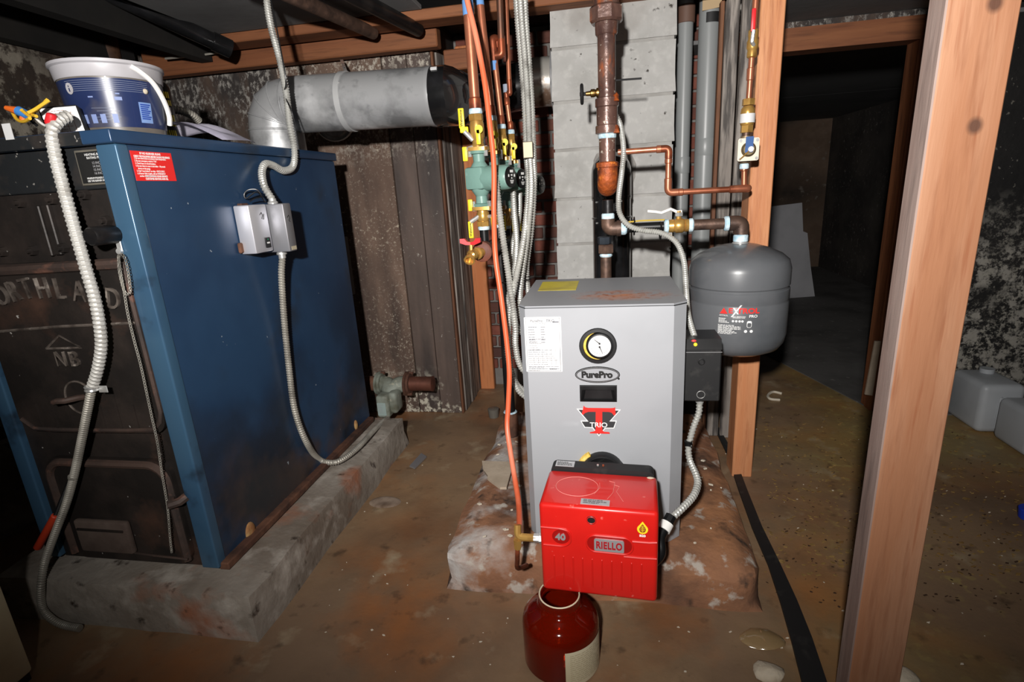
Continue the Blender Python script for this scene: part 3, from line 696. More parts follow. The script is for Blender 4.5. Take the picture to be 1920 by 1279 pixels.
obj('wire_nut', B().lathe(a, c2 - a, [(0, .003), (.003, .006), ((c2 - a).length, .008)], 10), MATS['orange_plastic'], t)
a, c2 = P(35, 208, Y=.982), P(54, 217, Y=.982)
obj('tape_wrap', B().cyl(a, c2, .0095, .0085, 12), mat('blue_band', (62, 126, 196), .5), t)
obj('black_wire', B().tube(spline([P(54, 214, Y=.99), P(62, 205, Y=.985), P(66, 216, Y=.98), P(58, 224, Y=.99), P(70, 236, Y=1.0)], 6), .003, 7), M_blackp, t)
obj('white_wire', B().tube(spline([P(66, 220, Y=.985), P(76, 230, Y=.98), P(86, 236, Y=.975), P(94, 234, Y=.97)], 6), .0024, 7), M_white, t)
a, c2 = P(95, 234, Y=.965), P(97, 213, Y=.965)
obj('wire_nut', B().lathe(a, c2 - a, [(0, .009), (.004, .0105), (.02, .0085), ((c2 - a).length, .006)], 12), M_red, t, label='red wire connector')
c = P(19, 262, Y=BY0 - .016)
solo('paper_tag', B().box((c.x - .0095, BY0 - .0165, c.z), (c.x + .0095, BY0 - .0148, c.z + .030)), M_label, 'small white tag on the black top edge at far left', 'tag')
# papers
pp = B(); G = []
ya, yb = max(1.33, P(362, 243, X=BX1).y), P(470, 268, X=BX1).y
for j in range(11):
    row = []
    for i in range(15):
        u, v_ = i / 14, j / 10
        y = ya - .03 + (yb - ya + .05) * u; x = BX1 - .004 - .26 * v_ + .03 * math.sin(u * 3)
        z = BZ + .004 + .056 * math.sin(min(1, v_ * 1.25) * 2.2) * (.75 + .25 * math.sin(u * 7 + .6)) + .010 * math.sin(u * 11 + v_ * 5) * v_ + .018 * max(0, .5 - abs(u - .6)) * v_
        row.append(pp.bm.verts.new((x, y, max(z, BZ + .003))))
    G.append(row)
for j in range(10):
    for i in range(14): pp.bm.faces.new((G[j][i], G[j][i + 1], G[j + 1][i + 1], G[j + 1][i]))
r_ = bmesh.ops.solidify(pp.bm, geom=pp.bm.faces[:], thickness=.0012)
solo('paper_sheets', pp, M_paper, 'crumpled white paper sheets lying on the blue boiler top', 'paper')
# switch boxes
b1 = thing('switch_box', 'silver switch box on the blue side panel, left of the pair', 'box', (BX1, 1.32, .873))
obj('box_cover', B().box((BX1 + .001, 1.282, .874), (BX1 + .046, 1.358, .999), .004, 2), mat('bright_box', (206, 206, 212), .4, .55), b1)
obj('back_box', B().box((BX1 + .0005, 1.270, .878), (BX1 + .010, 1.29, .905), .003), M_rusts, b1)
obj('back_box', B().box((BX1 + .0005, 1.30, .995), (BX1 + .014, 1.33, 1.004), .002), M_rusts, b1)
BM1 = frame((BX1 + .0462, 1.335, .9), (0, 1, 0), (0, 0, 1))
sw = obj('rocker_switch', B().shape(BM1, rrect(-.010, -.015, .010, .012, .002), .003), M_blackp, b1)
obj('switch_mark', B().shape(BM1 @ MX.Translation((0, 0, .003)), rrect(-.006, -.004, .006, .0, .001), .0005), M_wpr, sw)
obj('switch_mark', B().shape(BM1 @ MX.Translation((0, .007, .003)), ell(.002, .002, 10), .0005), mat('green_mark', (40, 140, 100), .5), sw)
obj('pen_mark', B().tube([BM1 @ V(p) for p in ((-.012, .072, 0), (-.004, .078, 0), (.0, .07, 0), (-.006, .062, 0), (.002, .06, 0), (.006, .074, 0))], .0008, 5), M_kpr, b1)
b2 = thing('switch_box', 'grey steel junction box on the blue side panel, right of the pair', 'box', (BX1, 1.39, .873))
obj('box_cover', B().box((BX1 + .001, 1.366, .868), (BX1 + .09, 1.404, .998), .004, 2), mat('grey_box', (150, 150, 154), .4, .6), b2)
BM2 = frame((BX1 + .0902, 1.385, .93), (0, 1, 0), (0, 0, 1))
obj('pen_mark', B().tube([BM2 @ V(p) for p in ((-.008, .03, 0), (.0, .036, 0), (.004, .028, 0), (-.002, .022, 0), (.003, .018, 0))], .0008, 5), M_kpr, b2)
obj('tape_patch', B().shape(frame((BX1 + .0903, 1.386, .876), (0, 1, 0), (0, 0, 1)), [(-.012, -.004), (.012, -.004), (.012, .006), (-.012, .006)], .0005), mat('clear_tape', (186, 176, 150), .3), b2)
obj('connector', B().lathe((BX1 + .05, 1.385, .868), (0, 0, -1), [(0, .012), (.004, .014), (.008, .014), (.009, .010), (.018, .010)], 14), M_steel, b2)
obj('connector', B().lathe((BX1 + .05, 1.385, .998), (0, 0, 1), [(0, .013), (.004, .014), (.008, .010), (.014, .010)], 14), M_steel, b2)
q = [P(468, 378, Y=1.33), P(478, 372, Y=1.335), P(490, 368, Y=1.345), P(482, 356, Y=1.345), P(466, 356, Y=1.335), P(458, 364, Y=1.33), P(462, 372, Y=1.33), P(482, 360, Y=1.345), P(498, 380, Y=1.37)]
solo('black_wire', B().tube(spline(q, 6), .0018, 6), M_blackp, 'curl of thin black wire above the silver switch box', 'wire')
# conduits of the old boiler
CG = 'conduits of the old boiler'
def cond(pts, r, m, label, pitch=.0075, amp=.13): return solo('flexible_conduit', B().conduit(pts, r, pitch, 10, amp), m, label, 'conduit')
q = [P(497, -60, Y=1.62), P(500, 0, Y=1.62), P(508, 50, Y=1.61), P(524, 110, Y=1.6), P(536, 170, Y=1.6), P(543, 230, Y=1.59)]
q += [P(552, 282, X=BX1 + .014), P(549, 312, X=BX1 + .014), P(532, 320, X=BX1 + .014), P(512, 310, X=BX1 + .014), P(497, 308, X=BX1 + .016), P(491, 322, X=BX1 + .02), P(495, 348, X=BX1 + .035), V((BX1 + .05, 1.385, 1.01))]
cond(q, .0095, M_cond, 'grey flexible conduit dropping from the ceiling into the junction box')
solo('thin_wire', B().tube(spline([P(508, 0, Y=1.59), P(522, 70, Y=1.58), P(536, 150, Y=1.57), P(533, 175, Y=1.6), P(545, 205, Y=1.57), P(555, 240, Y=1.58)], 6), .002, 6), M_blackp, 'thin dark wire twisted along the ceiling conduit', 'wire')
q = [V((BX1 + .05, 1.385, .852)), P(528, 520, X=BX1 + .04), P(533, 600, X=BX1 + .025), P(542, 690, X=BX1 + .018), P(553, 770, X=BX1 + .016), P(575, 830, X=BX1 + .02), P(600, 862, Z=.165), P(632, 866, Z=.152), P(668, 842, Z=.155), P(700, 808, Z=.150), P(726, 783, Y=1.98)]
cond(q, .0088, M_condd, 'grey conduit running from junction box down to the old pump')
q = [P(128, 218, Y=1.0), P(112, 226, Y=.98), P(98, 246, Y=.958), P(103, 290, Y=.95), P(118, 350, Y=.945), P(140, 430, Y=.935), P(163, 510, Y=.93), P(180, 570, Y=.93), P(190, 640, Y=.93), P(184, 690, Y=.93), P(172, 730, Y=.93)]
cond(q, .0112, mat('white_conduit', (206, 204, 198), .5, .3, [ly((170, 166, 158), 20, .5, .7)]), 'thick pale conduit hanging down the black boiler front', .0095, .1)
q = [P(172, 730, Y=.93), P(162, 780, Y=.93), P(150, 840, Y=.935), P(138, 895, Y=.94), P(124, 945, Y=.94), P(103, 1000, Y=.93), P(84, 1055, Y=.92), P(77, 1100, Y=.9), P(80, 1140, Z=.05), P(98, 1162, Z=.025), P(122, 1173, Z=.012), P(150, 1178, Z=.012)]
cond(q, .0085, M_condd, 'thin steel conduit reaching the floor at lower left', .006, .12)
c = P(172, 728, Y=.93)
t = thing('conduit_clamp', 'bright one-hole clamp around the conduit on the boiler front', 'clamp', c)
obj('clamp_ring', B().lathe(c - V((.001, 0, .006)), (.12, 0, 1), [(0, .0125), (.002, .014), (.006, .0125), (.010, .014), (.012, .0125)], 16), M_steel, t)
obj('clamp_tab', B().box((c.x + .011, c.y + .004, c.z - .012), (c.x + .034, c.y + .0065, c.z + .004), .001), M_steel, t)
solo('wire_tie', B().lathe(P(137, 897, Y=.94), (.25, 0, 1), [(0, .0098), (.003, .0105), (.008, .0098)], 14), M_condd, 'small wire tie around the lower conduit', 'tie')
a, c = P(104, 966, Y=.935), P(70, 1028, Y=.925)
t = thing('lever_handle', 'orange red rubber grip handle left of the black boiler front', 'handle', c)
obj('grip', B().lathe(a, c - a, [(0, .006), (.002, .0085), ((c - a).length - .004, .0095), ((c - a).length, .007)], 12), mat('grip_orange', (196, 62, 34), .55), t)
e = P(128, 905, Y=.975)
obj('rod', B().cyl(a, e, .005, n=8), M_iron, t)
# old circulator by the rear wall
t = thing('old_pump', 'old grey green circulator pump low on the peeling rear wall', 'pump', (-.93, 2.1, .05))
z0 = .203; yy = 2.1
obj('pipe_stub', B().cyl((-1.2, yy, z0), (-.99, yy, z0), .034, n=18), M_rusts, t)
obj('pipe_stub', B().lathe((-.86, yy, z0), (1, 0, 0), [(0, .032), (.10, .032), (.112, .034), (.114, .03)], 18), mat('old_copper', (120, 76, 62), .55, .6, [ly((92, 60, 50), 16, .45, .7)]), t, label='dull copper stub end')
for x, m in ((-1.004, M_pumpold), (-.872, M_rusts)):
    obj('flange', B().lathe((x, yy, z0), (1, 0, 0), [(0, .052), (.010, .054), (.012, .046), (.022, .046)], 16), m, t)
    for s in (-1, 1): obj('bolt', B().cyl((x - .008, yy - .02 * s, z0 - .042 * s), (x + .03, yy - .02 * s, z0 - .042 * s), .007, n=6), M_rusts, t)
obj('volute', B().tube(spline([V((-.985, yy, z0)), V((-.955, yy - .01, z0 - .004)), V((-.93, yy - .03, z0 - .02)), V((-.905, yy - .01, z0 - .004)), V((-.872, yy, z0))], 6), .036, 14), M_pumpold, t)
mb = obj('motor_housing', B().box((-.972, 1.985, .086), (-.915, 2.06, .188), .012, 3), M_pumpold, t)
obj('motor_housing', B().box((-.925, 2.0, .10), (-.885, 2.075, .196), .014, 3), M_pumpold, t)
MM = frame((-.946, 1.9845, .13), (1, 0, 0), (0, 0, 1))
lp = obj('rating_label', B().shape(MM, rrect(-.020, -.030, .018, .028, .002), .0008), mat('faded_label', (150, 166, 162), .6), t)
obj('label_lines', B().lines(MM, -.016, .014, .02, 7, .006, .0015, 5, .0014), M_gpr, lp)
obj('connector', B().cyl((-.935, 2.0, .088), (-.928, 1.985, .066), .013, n=10), M_condd, t)
# dark block behind the old boiler
a = P(634, 446, Y=1.98); c = P(660, 556, Y=1.98)
solo('metal_bracket', B().box((a.x - .06, 1.872, c.z), (c.x - .012, 2.04, a.z), .003), M_blackm, 'dark metal bracket behind the rear edge of blue boiler', 'bracket')
# ================================================================= flue duct
dz = 1.312
t = thing('flue_duct', 'galvanised round flue duct from the old boiler with black end', 'duct', (-1.1, 1.8, BZ))
ep = elbow([V((-1.105, 1.80, BZ + .001)), V((-1.105, 1.80, dz)), V((-.90, 1.81, dz))], .135, 4)
xg = P(815, 187, Y=1.82).x
obj('galvanised_elbow', B().tube(ep[:-1], .088, 28), M_galv, t, angle=14, label='dented galvanised gored elbow')
for i in (1, 2, 3, 4, 5):
    d = (ep[min(i + 1, len(ep) - 1)] - ep[i - 1]).normalized()
    obj('elbow_seam', B().lathe(ep[i] - d * .003, d, [(0, .0885), (.002, .0905), (.004, .0905), (.006, .0885)], 28, cap=False), M_galv, t)
e0 = ep[-2]
obj('galvanised_pipe', B().lathe(e0, V((xg, 1.822, 1.302)) - e0, [(-.01, .087), (-.005, .0895), (.0, .0885), ((V((xg, 1.822, 1.302)) - e0).length - .018, .0885), ((V((xg, 1.822, 1.302)) - e0).length - .012, .0905), ((V((xg, 1.822, 1.302)) - e0).length, .0905)], 32), M_galv, t)
bp = spline([V((xg - .005, 1.822, 1.302)), V((xg + .05, 1.823, 1.302)), V((-.555, 1.84, 1.302)), V((-.515, 1.90, 1.305)), V((-.508, 2.02, 1.318)), V((-.505, 2.15, 1.33)), V((-.46, 2.26, 1.355)), V((-.38, 2.315, 1.385)), V((-.28, 2.32, 1.40))], 5)
obj('black_pipe', B().tube(bp, .0885, 28), M_stove, t, label='shiny black stove pipe section')
for i in (12, 17, 22, 27):
    d = (bp[i + 1] - bp[i - 1]).normalized()
    obj('elbow_seam', B().lathe(bp[i] - d * .003, d, [(0, .0885), (.002, .0915), (.004, .0915), (.006, .0885)], 26, cap=False), M_stove, t)
lm = P(822, 146, Y=1.75)
obj('pipe_label', B().tube([V((xg + .012 + .02 * i, 1.822 - .0893 * math.sin(.68), 1.302 + .0893 * math.cos(.68))) for i in (0, 1)], .006, 4), M_label, t)
t = thing('flue_collar', 'bright dented metal collar where flue meets the block chimney', 'collar', (-.25, 2.32, 1.31))
obj('collar_pipe', B().lathe((-.30, 2.32, 1.40), (1, 0, 0), [(0, .091), (.1, .091)], 28), mat('bright_tin', (206, 202, 194), .25, .5, [ly((120, 96, 80), 9, .54, .62, d=7, r=.6)], (22, .15)), t)
obj('collar_flange', B().lathe((-.205, 2.32, 1.40), (1, 0, 0), [(0, .094), (.003, .118), (.012, .122), (.013, .09)], 28), M_galv, t)
sx_ = P(655, 187, Y=1.82).x
t = thing('pipe_strap', 'perforated steel hanger strap around the galvanised flue duct', 'strap', (sx_, 1.82, 1.22))
obj('strap_band', B().lathe((sx_ - .009, 1.8145, 1.3085), (1, 0, -.01), [(0, .0885), (0, .0932), (.018, .0932), (.018, .0885)], 32, cap=False), mat('strap_zinc', (186, 187, 187), .4, .3), t)
u = P(653, 148, Y=1.76); v = P(640, 112, Y=2.155)
obj('strap_tail', B().prism([u + V((-.006, 0, 0)), u + V((.006, 0, 0)), v + V((.006, 0, 0)), v + V((-.006, 0, 0))], (0, .001, .0012)), M_steel, t)
for k in range(4):
    c = u.lerp(v, .12 + .2 * k); obj('strap_hole', B().cyl(c + V((0, -.0008, 0)), c + V((0, .0016, .001)), .0022, n=8), M_kpr, t)
obj('strap_clip', B().box((sx_ - .004, 1.735, 1.335), (sx_ + .014, 1.742, 1.356), .001), M_steel, t)
c = P(628, 222, Y=2.235)
t = thing('flue_cover', 'round metal flue cover on the rear wall below the duct', 'cover', c)
obj('cover_plate', B().lathe(c, (0, -1, 0), [(0, .088), (.004, .09), (.008, .086), (.010, .075), (.016, .07), (.018, .05)], 30), M_galv, t)
obj('cover_rim', B().lathe(c, (0, -1, 0), [(.004, .091), (.012, .0925), (.014, .088)], 30, cap=False), M_white, t)

# ================================================================= heating zone pumps
PF = [(P(897, 283, Y=1.62)), (P(926, 290, Y=1.76)), (P(944, 301, Y=1.88)), (P(961, 307, Y=2.0))]
PB = [(P(957, 330, Y=1.58)), (P(978, 337, Y=1.72)), (P(998, 341, Y=1.84)), (P(1014, 346, Y=1.96))]
ordn = ['first', 'second', 'third', 'fourth']
HZ = .158                                     # flange to flange
PXY = []
def make_pump(f, b):
    z1 = f.z; z0 = z1 - HZ; zc = (z0 + z1) / 2
    t = thing('circulator_pump', 'x', 'pump', (f.x, f.y, z0), 'green circulator pumps in a row')
    ax = V((b.x - f.x, b.y - f.y, 0)); L_ = ax.length; ax.normalize(); o = V((f.x, f.y, zc))
    obj('pump_body', B().lathe((f.x, f.y, z0), (0, 0, 1), [(.0, .026), (.008, .028), (.010, .0185), (.03, .017), (.05, .03), (.108, .03), (.128, .017), (HZ - .010, .0185), (HZ - .008, .028), (HZ, .026)], 20), M_pump, t)
    xx = ax; yy_ = V((-ax.y, ax.x, 0))
    Mb = MX((xx, yy_, V((0, 0, 1)))).transposed().to_4x4(); Mb.translation = o
    obj('control_box', B().box((-.034, -.034, -.030), (.030, .030, .034), .008, 2, M=Mb), M_pump, t)
    mo = obj('motor_housing', B().lathe(o, ax, [(.02, .034), (.03, .036), (L_ - .02, .035), (L_ - .006, .033), (L_, .029)], 24), M_pump, t)
    fc = obj('motor_face', B().lathe(o + ax * (L_ - .004), ax, [(0, .0295), (.006, .0295), (.008, .026)], 24), M_blackp, t)
    FMx = frame(o + ax * (L_ + .0042), -yy_ if (-yy_).dot(V((1, 0, 0))) > 0 else yy_, (0, 0, 1))
    if (FMx.to_3x3() @ V((0, 0, 1))).dot(ax) < 0: FMx = frame(o + ax * (L_ + .0042), yy_, (0, 0, 1))
    bb = B()
    bb.shape(FMx, [(-.008, .012), (.008, .012), (.008, .019), (-.008, .019)], .0004); bb.shape(FMx, [(-.004, .003), (.004, .003), (.004, .007), (-.004, .007)], .0004)
    bb.shape(FMx, [(-.004, -.005), (.004, -.005), (0, -.0005)], .0004)
    bb.shape(FMx, [(.012, .0), (.019, .0), (.017, .008), (.012, .007)], .0004); bb.shape(FMx, [(-.019, .0), (-.013, .0), (-.013, .007), (-.018, .007)], .0004)
    for k in range(3): bb.shape(FMx, [(-.01 + .002 * k, -.009 - .0035 * k), (.01 - .002 * k, -.009 - .0035 * k), (.009 - .002 * k, -.011 - .0035 * k), (-.009 + .002 * k, -.011 - .0035 * k)], .0004)
    q = obj('face_print', bb, M_wpr, fc); q['kind'] = 'stuff'
    for z, s in ((z1, 1), (z0, -1)):
        for k in (-1, 1):
            p = V((f.x, f.y, z)) + V((.024 * k, -.012, 0))
            obj('flange_bolt', B().cyl(p - V((0, 0, .016 * s)), p + V((0, 0, .012 * s)), .0065, n=6), M_steel, t)
    return t
pump_l = ['green circulator pump nearest the camera, beside the orange tube', 'second green circulator pump, behind the nearest one', 'third green circulator pump, mostly behind the second', 'fourth green circulator pump, farthest and nearest the bricks']
for k in range(4):
    t = make_pump(PF[k], PB[k]); t['label'] = pump_l[k]
r_cu = [.0145, .0125, .0105, .0085]
tops = [P(877, 0, Y=1.62), P(897, 0, Y=1.76), None, None]
upl = ['upper brass valve above the nearest pump, yellow grips', 'upper brass valve above the second pump', 'upper brass valve above the third pump', 'upper brass valve above the fourth pump']
lol = ['lower brass valve under the nearest pump, yellow grips', 'lower brass valve under the second pump', 'lower brass valve under the third pump', 'lower brass valve under the fourth pump']
def grip(name, t, c, w_, h, dirx, m=M_yel, txt=None):  # flat bent lever plate: facing the camera
    b = B(); b.box((c.x - w_ / 2, c.y - .003, c.z - h / 2), (c.x + w_ / 2, c.y + .003, c.z + h / 2), .0025, 2)
    g_ = obj(name, b, m, t, label='yellow grip')
    if dirx:
        e = c + V((dirx, 0, -h / 2 - .004))
        b = B().box((min(c.x - w_ / 2 + .002, e.x), c.y - .0028, c.z - h / 2 - .012), (max(c.x, e.x), c.y + .0028, c.z - h / 2 + .004), .002)
        obj(name, b, m, t)
    if txt: text('grip_lettering', txt, w_ * .62, frame(c + V((0, -.0032, .0)), (0, 0, 1), (-1, 0, 0)), M_kpr, g_, .0002, .0002)
for k in range(4):
    f = PF[k]; s = (1, .86, .76, .7)[k]; z1 = f.z; z0 = z1 - HZ
    # upper valve
    t = thing('isolation_valve', upl[k], 'valve', (f.x, f.y, z1), 'brass valves on the circulator pumps')
    obj('valve_flange', B().shape(frame((f.x, f.y, z1), (1, 0, 0), (0, 1, 0)), rrect(-.032 * s, -.024, .032 * s, .024, .012), .010), M_brass, t)
    obj('valve_body', B().lathe((f.x, f.y, z1 + .009), (0, 0, 1), [(0, .018 * s), (.006, .019 * s), (.012, .016 * s), (.02, .017 * s), (.03, .0215 * s), (.062, .0215 * s), (.072, .019 * s)], 18), M_brass, t)
    obj('valve_hex', B().lathe((f.x, f.y, z1 + .081), (0, 0, 1), [(0, .020 * s), (.001, .0215 * s), (.018, .0215 * s), (.019, .019 * s)], 6), M_brass, t)
    obj('thread_tape', B().lathe((f.x, f.y, z1 + .10), (0, 0, 1), [(0, .019 * s), (.006, .020 * s), (.014, .0185 * s)], 14), M_ptfe, t)
    c = V((f.x + .010, f.y - .024 * s, z1 + .044))
    obj('valve_stem', B().cyl(c + V((0, .02, .008)), c + V((0, -.004, .008)), .006, n=10), M_brass, t)
    obj('valve_boss', B().cyl(c + V((.002, .001, .012)), c + V((.002, -.006, .012)), .0115, n=16), M_yel, t)
    grip('valve_grip', t, c + V((-.001, -.003, -.008)), .013, .042, 0)
    if k == 0:
        g1 = P(865, 222, Y=1.6); grip('valve_grip', t, V((g1.x, g1.y, g1.z)), .017, .054, .018, txt='Webstone')
        g2 = P(872, 289, Y=1.6); grip('valve_grip', t, g2, .015, .040, 0)
        obj('lever_stem', B().cyl((g1.x + .006, 1.6, g1.z - .035), (f.x - .012, 1.61, z1 + .03), .0075, n=10), M_steel, t)
        obj('lever_stem', B().cyl((g2.x + .004, 1.6, g2.z + .012), (f.x - .012, 1.615, z1 + .012), .006, n=10), M_steel, t)
    # lower valve
    t = thing('isolation_valve', lol[k], 'valve', (f.x, f.y, z0 - .09), 'brass valves on the circulator pumps')
    obj('valve_flange', B().shape(frame((f.x, f.y, z0 - .010), (1, 0, 0), (0, 1, 0)), rrect(-.034 * s, -.024, .034 * s, .024, .012), .010), M_brass, t)
    obj('valve_body', B().lathe((f.x, f.y, z0 - .009), (0, 0, -1), [(0, .018 * s), (.008, .017 * s), (.012, .019 * s), (.026, .0195 * s), (.034, .017 * s)], 18), M_brass, t)
    obj('valve_hex', B().lathe((f.x, f.y, z0 - .043), (0, 0, -1), [(0, .018 * s), (.001, .020 * s), (.015, .020 * s), (.016, .018 * s)], 6), M_brass, t)
    obj('thread_tape', B().lathe((f.x, f.y, z0 - .058), (0, 0, -1), [(0, .017 * s), (.004, .018 * s), (.011, .0165 * s)], 14), M_ptfe, t)
    obj('valve_stem', B().cyl((f.x + .01, f.y, z0 - .03), (f.x + .030 * s, f.y - .012, z0 - .03), .006, n=8), M_steel, t)
    grip('valve_grip', t, V((f.x + .030 * s, f.y - .016, z0 - .055)), .006, .05, 0)
    if k == 0:
        g1 = P(882, 385, Y=1.6); grip('valve_grip', t, g1, .014, .034, 0)
        g2 = P(883, 431, Y=1.6); grip('valve_grip', t, g2, .015, .050, 0, txt='Webstone')
        obj('lever_stem', B().cyl((g1.x, 1.6, g1.z - .012), (f.x - .01, 1.61, z0 - .005), .005, n=8), M_yel, t)
        obj('lever_stem', B().cyl((g2.x, 1.6, g2.z + .022), (f.x - .01, 1.61, z0 - .028), .0065, n=8), M_steel, t)
# copper risers with marks of blue tape
for k in range(4):
    f = PF[k]; r = r_cu[k]; b0 = V((f.x, f.y, f.z + .112)); Y = f.y
    lab = ['thickest copper pipe, leftmost of the risers, with blue tape', 'copper riser just behind the leftmost one', 'copper riser with an offset elbow and blue tape', 'thin copper riser nearest the steel conduit bundle'][k]
    t = thing('copper_pipe', lab, 'pipe', b0, 'copper risers above the pumps')
    if k < 2:
        px0, px1 = ((884, 876) , (912, 895))[k]
        top = P(px1, -15, Y=Y); top = V((f.x, Y, 1.675)) if False else V((P(px1, 0, Y=Y).x, Y, 1.675))
        obj('pipe', B().cyl(b0 + V((0, 0, .02)), top, r, n=18), M_copper, t)
        obj('coupling', B().lathe(b0 + V((0, 0, .0)), top - b0, [(0, r * 1.02), (.003, r * 1.22), (.028, r * 1.22), (.032, r * 1.02)], 18), M_copperd, t)
        d = (top - b0).normalized(); zt = (P(880, 15, Y=Y).z if k == 0 else P(897, -2, Y=Y).z)
        c = b0 + d * ((zt - b0.z) / d.z)
        obj('tape_band', B().cyl(c - d * .018, c + d * .018, r * 1.06, n=18), M_tape, t)
    elif k == 2:
        a = P(926, 102, Y=Y); bq = P(941, 92, Y=Y); top = V((P(938, 0, Y=Y).x, Y, 1.675))
        low = B().cyl(b0 + V((0, 0, .02)), V((a.x, Y, a.z)), r, n=16); obj('pipe', low, M_copper, t)
        obj('coupling', B().lathe(b0, V((a.x, Y, a.z)) - b0, [(0, r), (.003, r * 1.22), (.026, r * 1.22), (.03, r)], 16), M_copperd, t)
        p2 = V((bq.x, Y - .01, a.z - .008))
        obj('elbow', B().tube(elbow([V((a.x, Y, a.z - .02)), V((a.x - .002, Y, a.z + .045)), V((a.x + .012, Y + .012, a.z + .045)), V((a.x + .013, Y + .013, a.z + .02))], .014), r * 1.3, 14), M_copperd, t)
        obj('elbow', B().tube(elbow([V((a.x + .006, Y - .004, a.z - .005)), V((p2.x, Y - .006, a.z - .005)), V((p2.x, Y - .006, a.z + .04))], .016), r * 1.2, 14), M_copperd, t)
        obj('pipe', B().cyl(V((p2.x, Y - .006, a.z + .02)), V((top.x, Y, 1.675)), r, n=16), mat('tarnished_copper', (120, 96, 84), .45, .8, [ly((176, 108, 78), 9, .45, .7)]), t)
        c = P(927, 121, Y=Y); obj('tape_band', B().cyl((c.x, Y, c.z - .018), (c.x, Y, c.z + .018), r * 1.1, n=16), M_tape, t)
    else:
        a = P(950, 186, Y=Y); bq = P(955, 150, Y=Y)
        obj('pipe', B().cyl(b0, V((a.x, Y, a.z)), r, n=14), M_copper, t)
        obj('coupling', B().lathe(b0, (0, 0, 1), [(0, r), (.003, r * 1.25), (.026, r * 1.25), (.03, r)], 14), M_copperd, t)
        obj('coupling', B().lathe(V((a.x, Y, a.z - .02)), (0, 0, 1), [(0, r), (.003, r * 1.3), (.022, r * 1.3), (.026, r)], 14), M_copperd, t)
        obj('elbow', B().tube(elbow([V((a.x, Y, a.z)), V((a.x, Y, a.z + .03)), V((bq.x, Y - .005, a.z + .012)), V((bq.x, Y - .005, bq.z))], .01), r * 1.1, 12), M_copperd, t)
        obj('pipe', B().cyl(V((bq.x, Y - .005, bq.z - .01)), V((P(949, 0, Y=Y).x, Y, 1.675)), r * .95, n=14), M_copper, t)
        c = P(949, 166, Y=Y); obj('tape_band', B().cyl((c.x, Y, c.z - .013), (c.x, Y, c.z + .013), r * 1.35, n=14), mat('pale_tape', (150, 160, 176), .7), t)
# supply manifold and its black iron drops
zm = P(905, 470, Y=1.6).z
t = thing('iron_manifold', 'black iron manifold under the pumps with red brown end cap', 'manifold', (-.36, 1.75, zm - .03))
obj('manifold_pipe', B().cyl((PF[0].x + .002, 1.575, zm), (PF[3].x, 2.1, zm), .024, n=16), M_iron, t)
obj('end_cap', B().lathe((PF[0].x + .002, 1.60, zm), (0, -1, 0), [(0, .029), (.02, .031), (.036, .030), (.040, .024)], 18), mat('primer_brown', (124, 70, 52), .6, 0, [ly((98, 56, 44), 16, .45, .7)], (60, .2)), t, label='red brown end cap')
for k in range(4):
    f = PF[k]; obj('drop_pipe', B().cyl((f.x, f.y, f.z - HZ - .066), (f.x, f.y, zm), .0135 * (1, .9, .85, .8)[k], n=14), M_blackp, t)
xd, yd = P(946, 600, Y=1.78).x, 1.78
obj('down_pipe', B().cyl((xd, yd, zm), (xd, yd, .20), .0185, n=16), M_iron, t)
obj('tee', B().cyl((PF[0].x + .01, 1.72, zm), (xd + .02, yd, zm - .004), .026, n=14), M_iron, t)
c = V((P(950, 600, Y=1.8).x, yd, P(950, 762, Y=1.78).z))
obj('copper_foot', B().lathe((xd, yd, .125), (0, 0, 1), [(0, .026), (.04, .028), (.07, .028), (.09, .024)], 16), M_rusts, t)
obj('foot_ring', B().lathe((xd, yd, .212), (0, 0, 1), [(0, .022), (.004, .0255), (.008, .022)], 16), M_ptfe, t)
# drain valve with red wings
dv = P(888, 470, Y=1.53)
t = thing('drain_valve', 'brass drain valve with a red butterfly handle below the pumps', 'valve', dv)
obj('valve_body', B().lathe(V((PF[0].x + .002, 1.562, zm)), V((dv.x - PF[0].x - .01, -.05, -.004)), [(0, .013), (.012, .014), (.016, .018), (.022, .018), (.024, .0125), (.034, .0125), (.038, .0155), (.052, .0155), (.056, .011)], 14), M_brass, t)
e = V((dv.x - .006, 1.522, zm - .002))
sp_ = P(880, 489, Y=1.5)
obj('valve_spout', B().lathe(e, sp_ - e, [(0, .011), (.012, .012), ((sp_ - e).length - .010, .013), ((sp_ - e).length - .008, .016), ((sp_ - e).length, .0165), ((sp_ - e).length, .012), ((sp_ - e).length - .012, .011)], 16), M_brass, t)
h = P(883, 458, Y=1.525)
obj('valve_stem', B().cyl(e, V((h.x, h.y, h.z)), .006, n=10), M_brass, t)
b = B()
for s in (-1, 1):
    b.prism([h + V(q) for q in ((0, -.006, -.002), (s * .014, -.008, -.001), (s * .030, -.009, .005), (s * .030, -.009, .017), (s * .017, -.008, .017), (s * .010, -.006, .008), (0, -.006, .006))], (0, .014, 0))
obj('wing_handle', b, M_red, t, label='red wing handle')

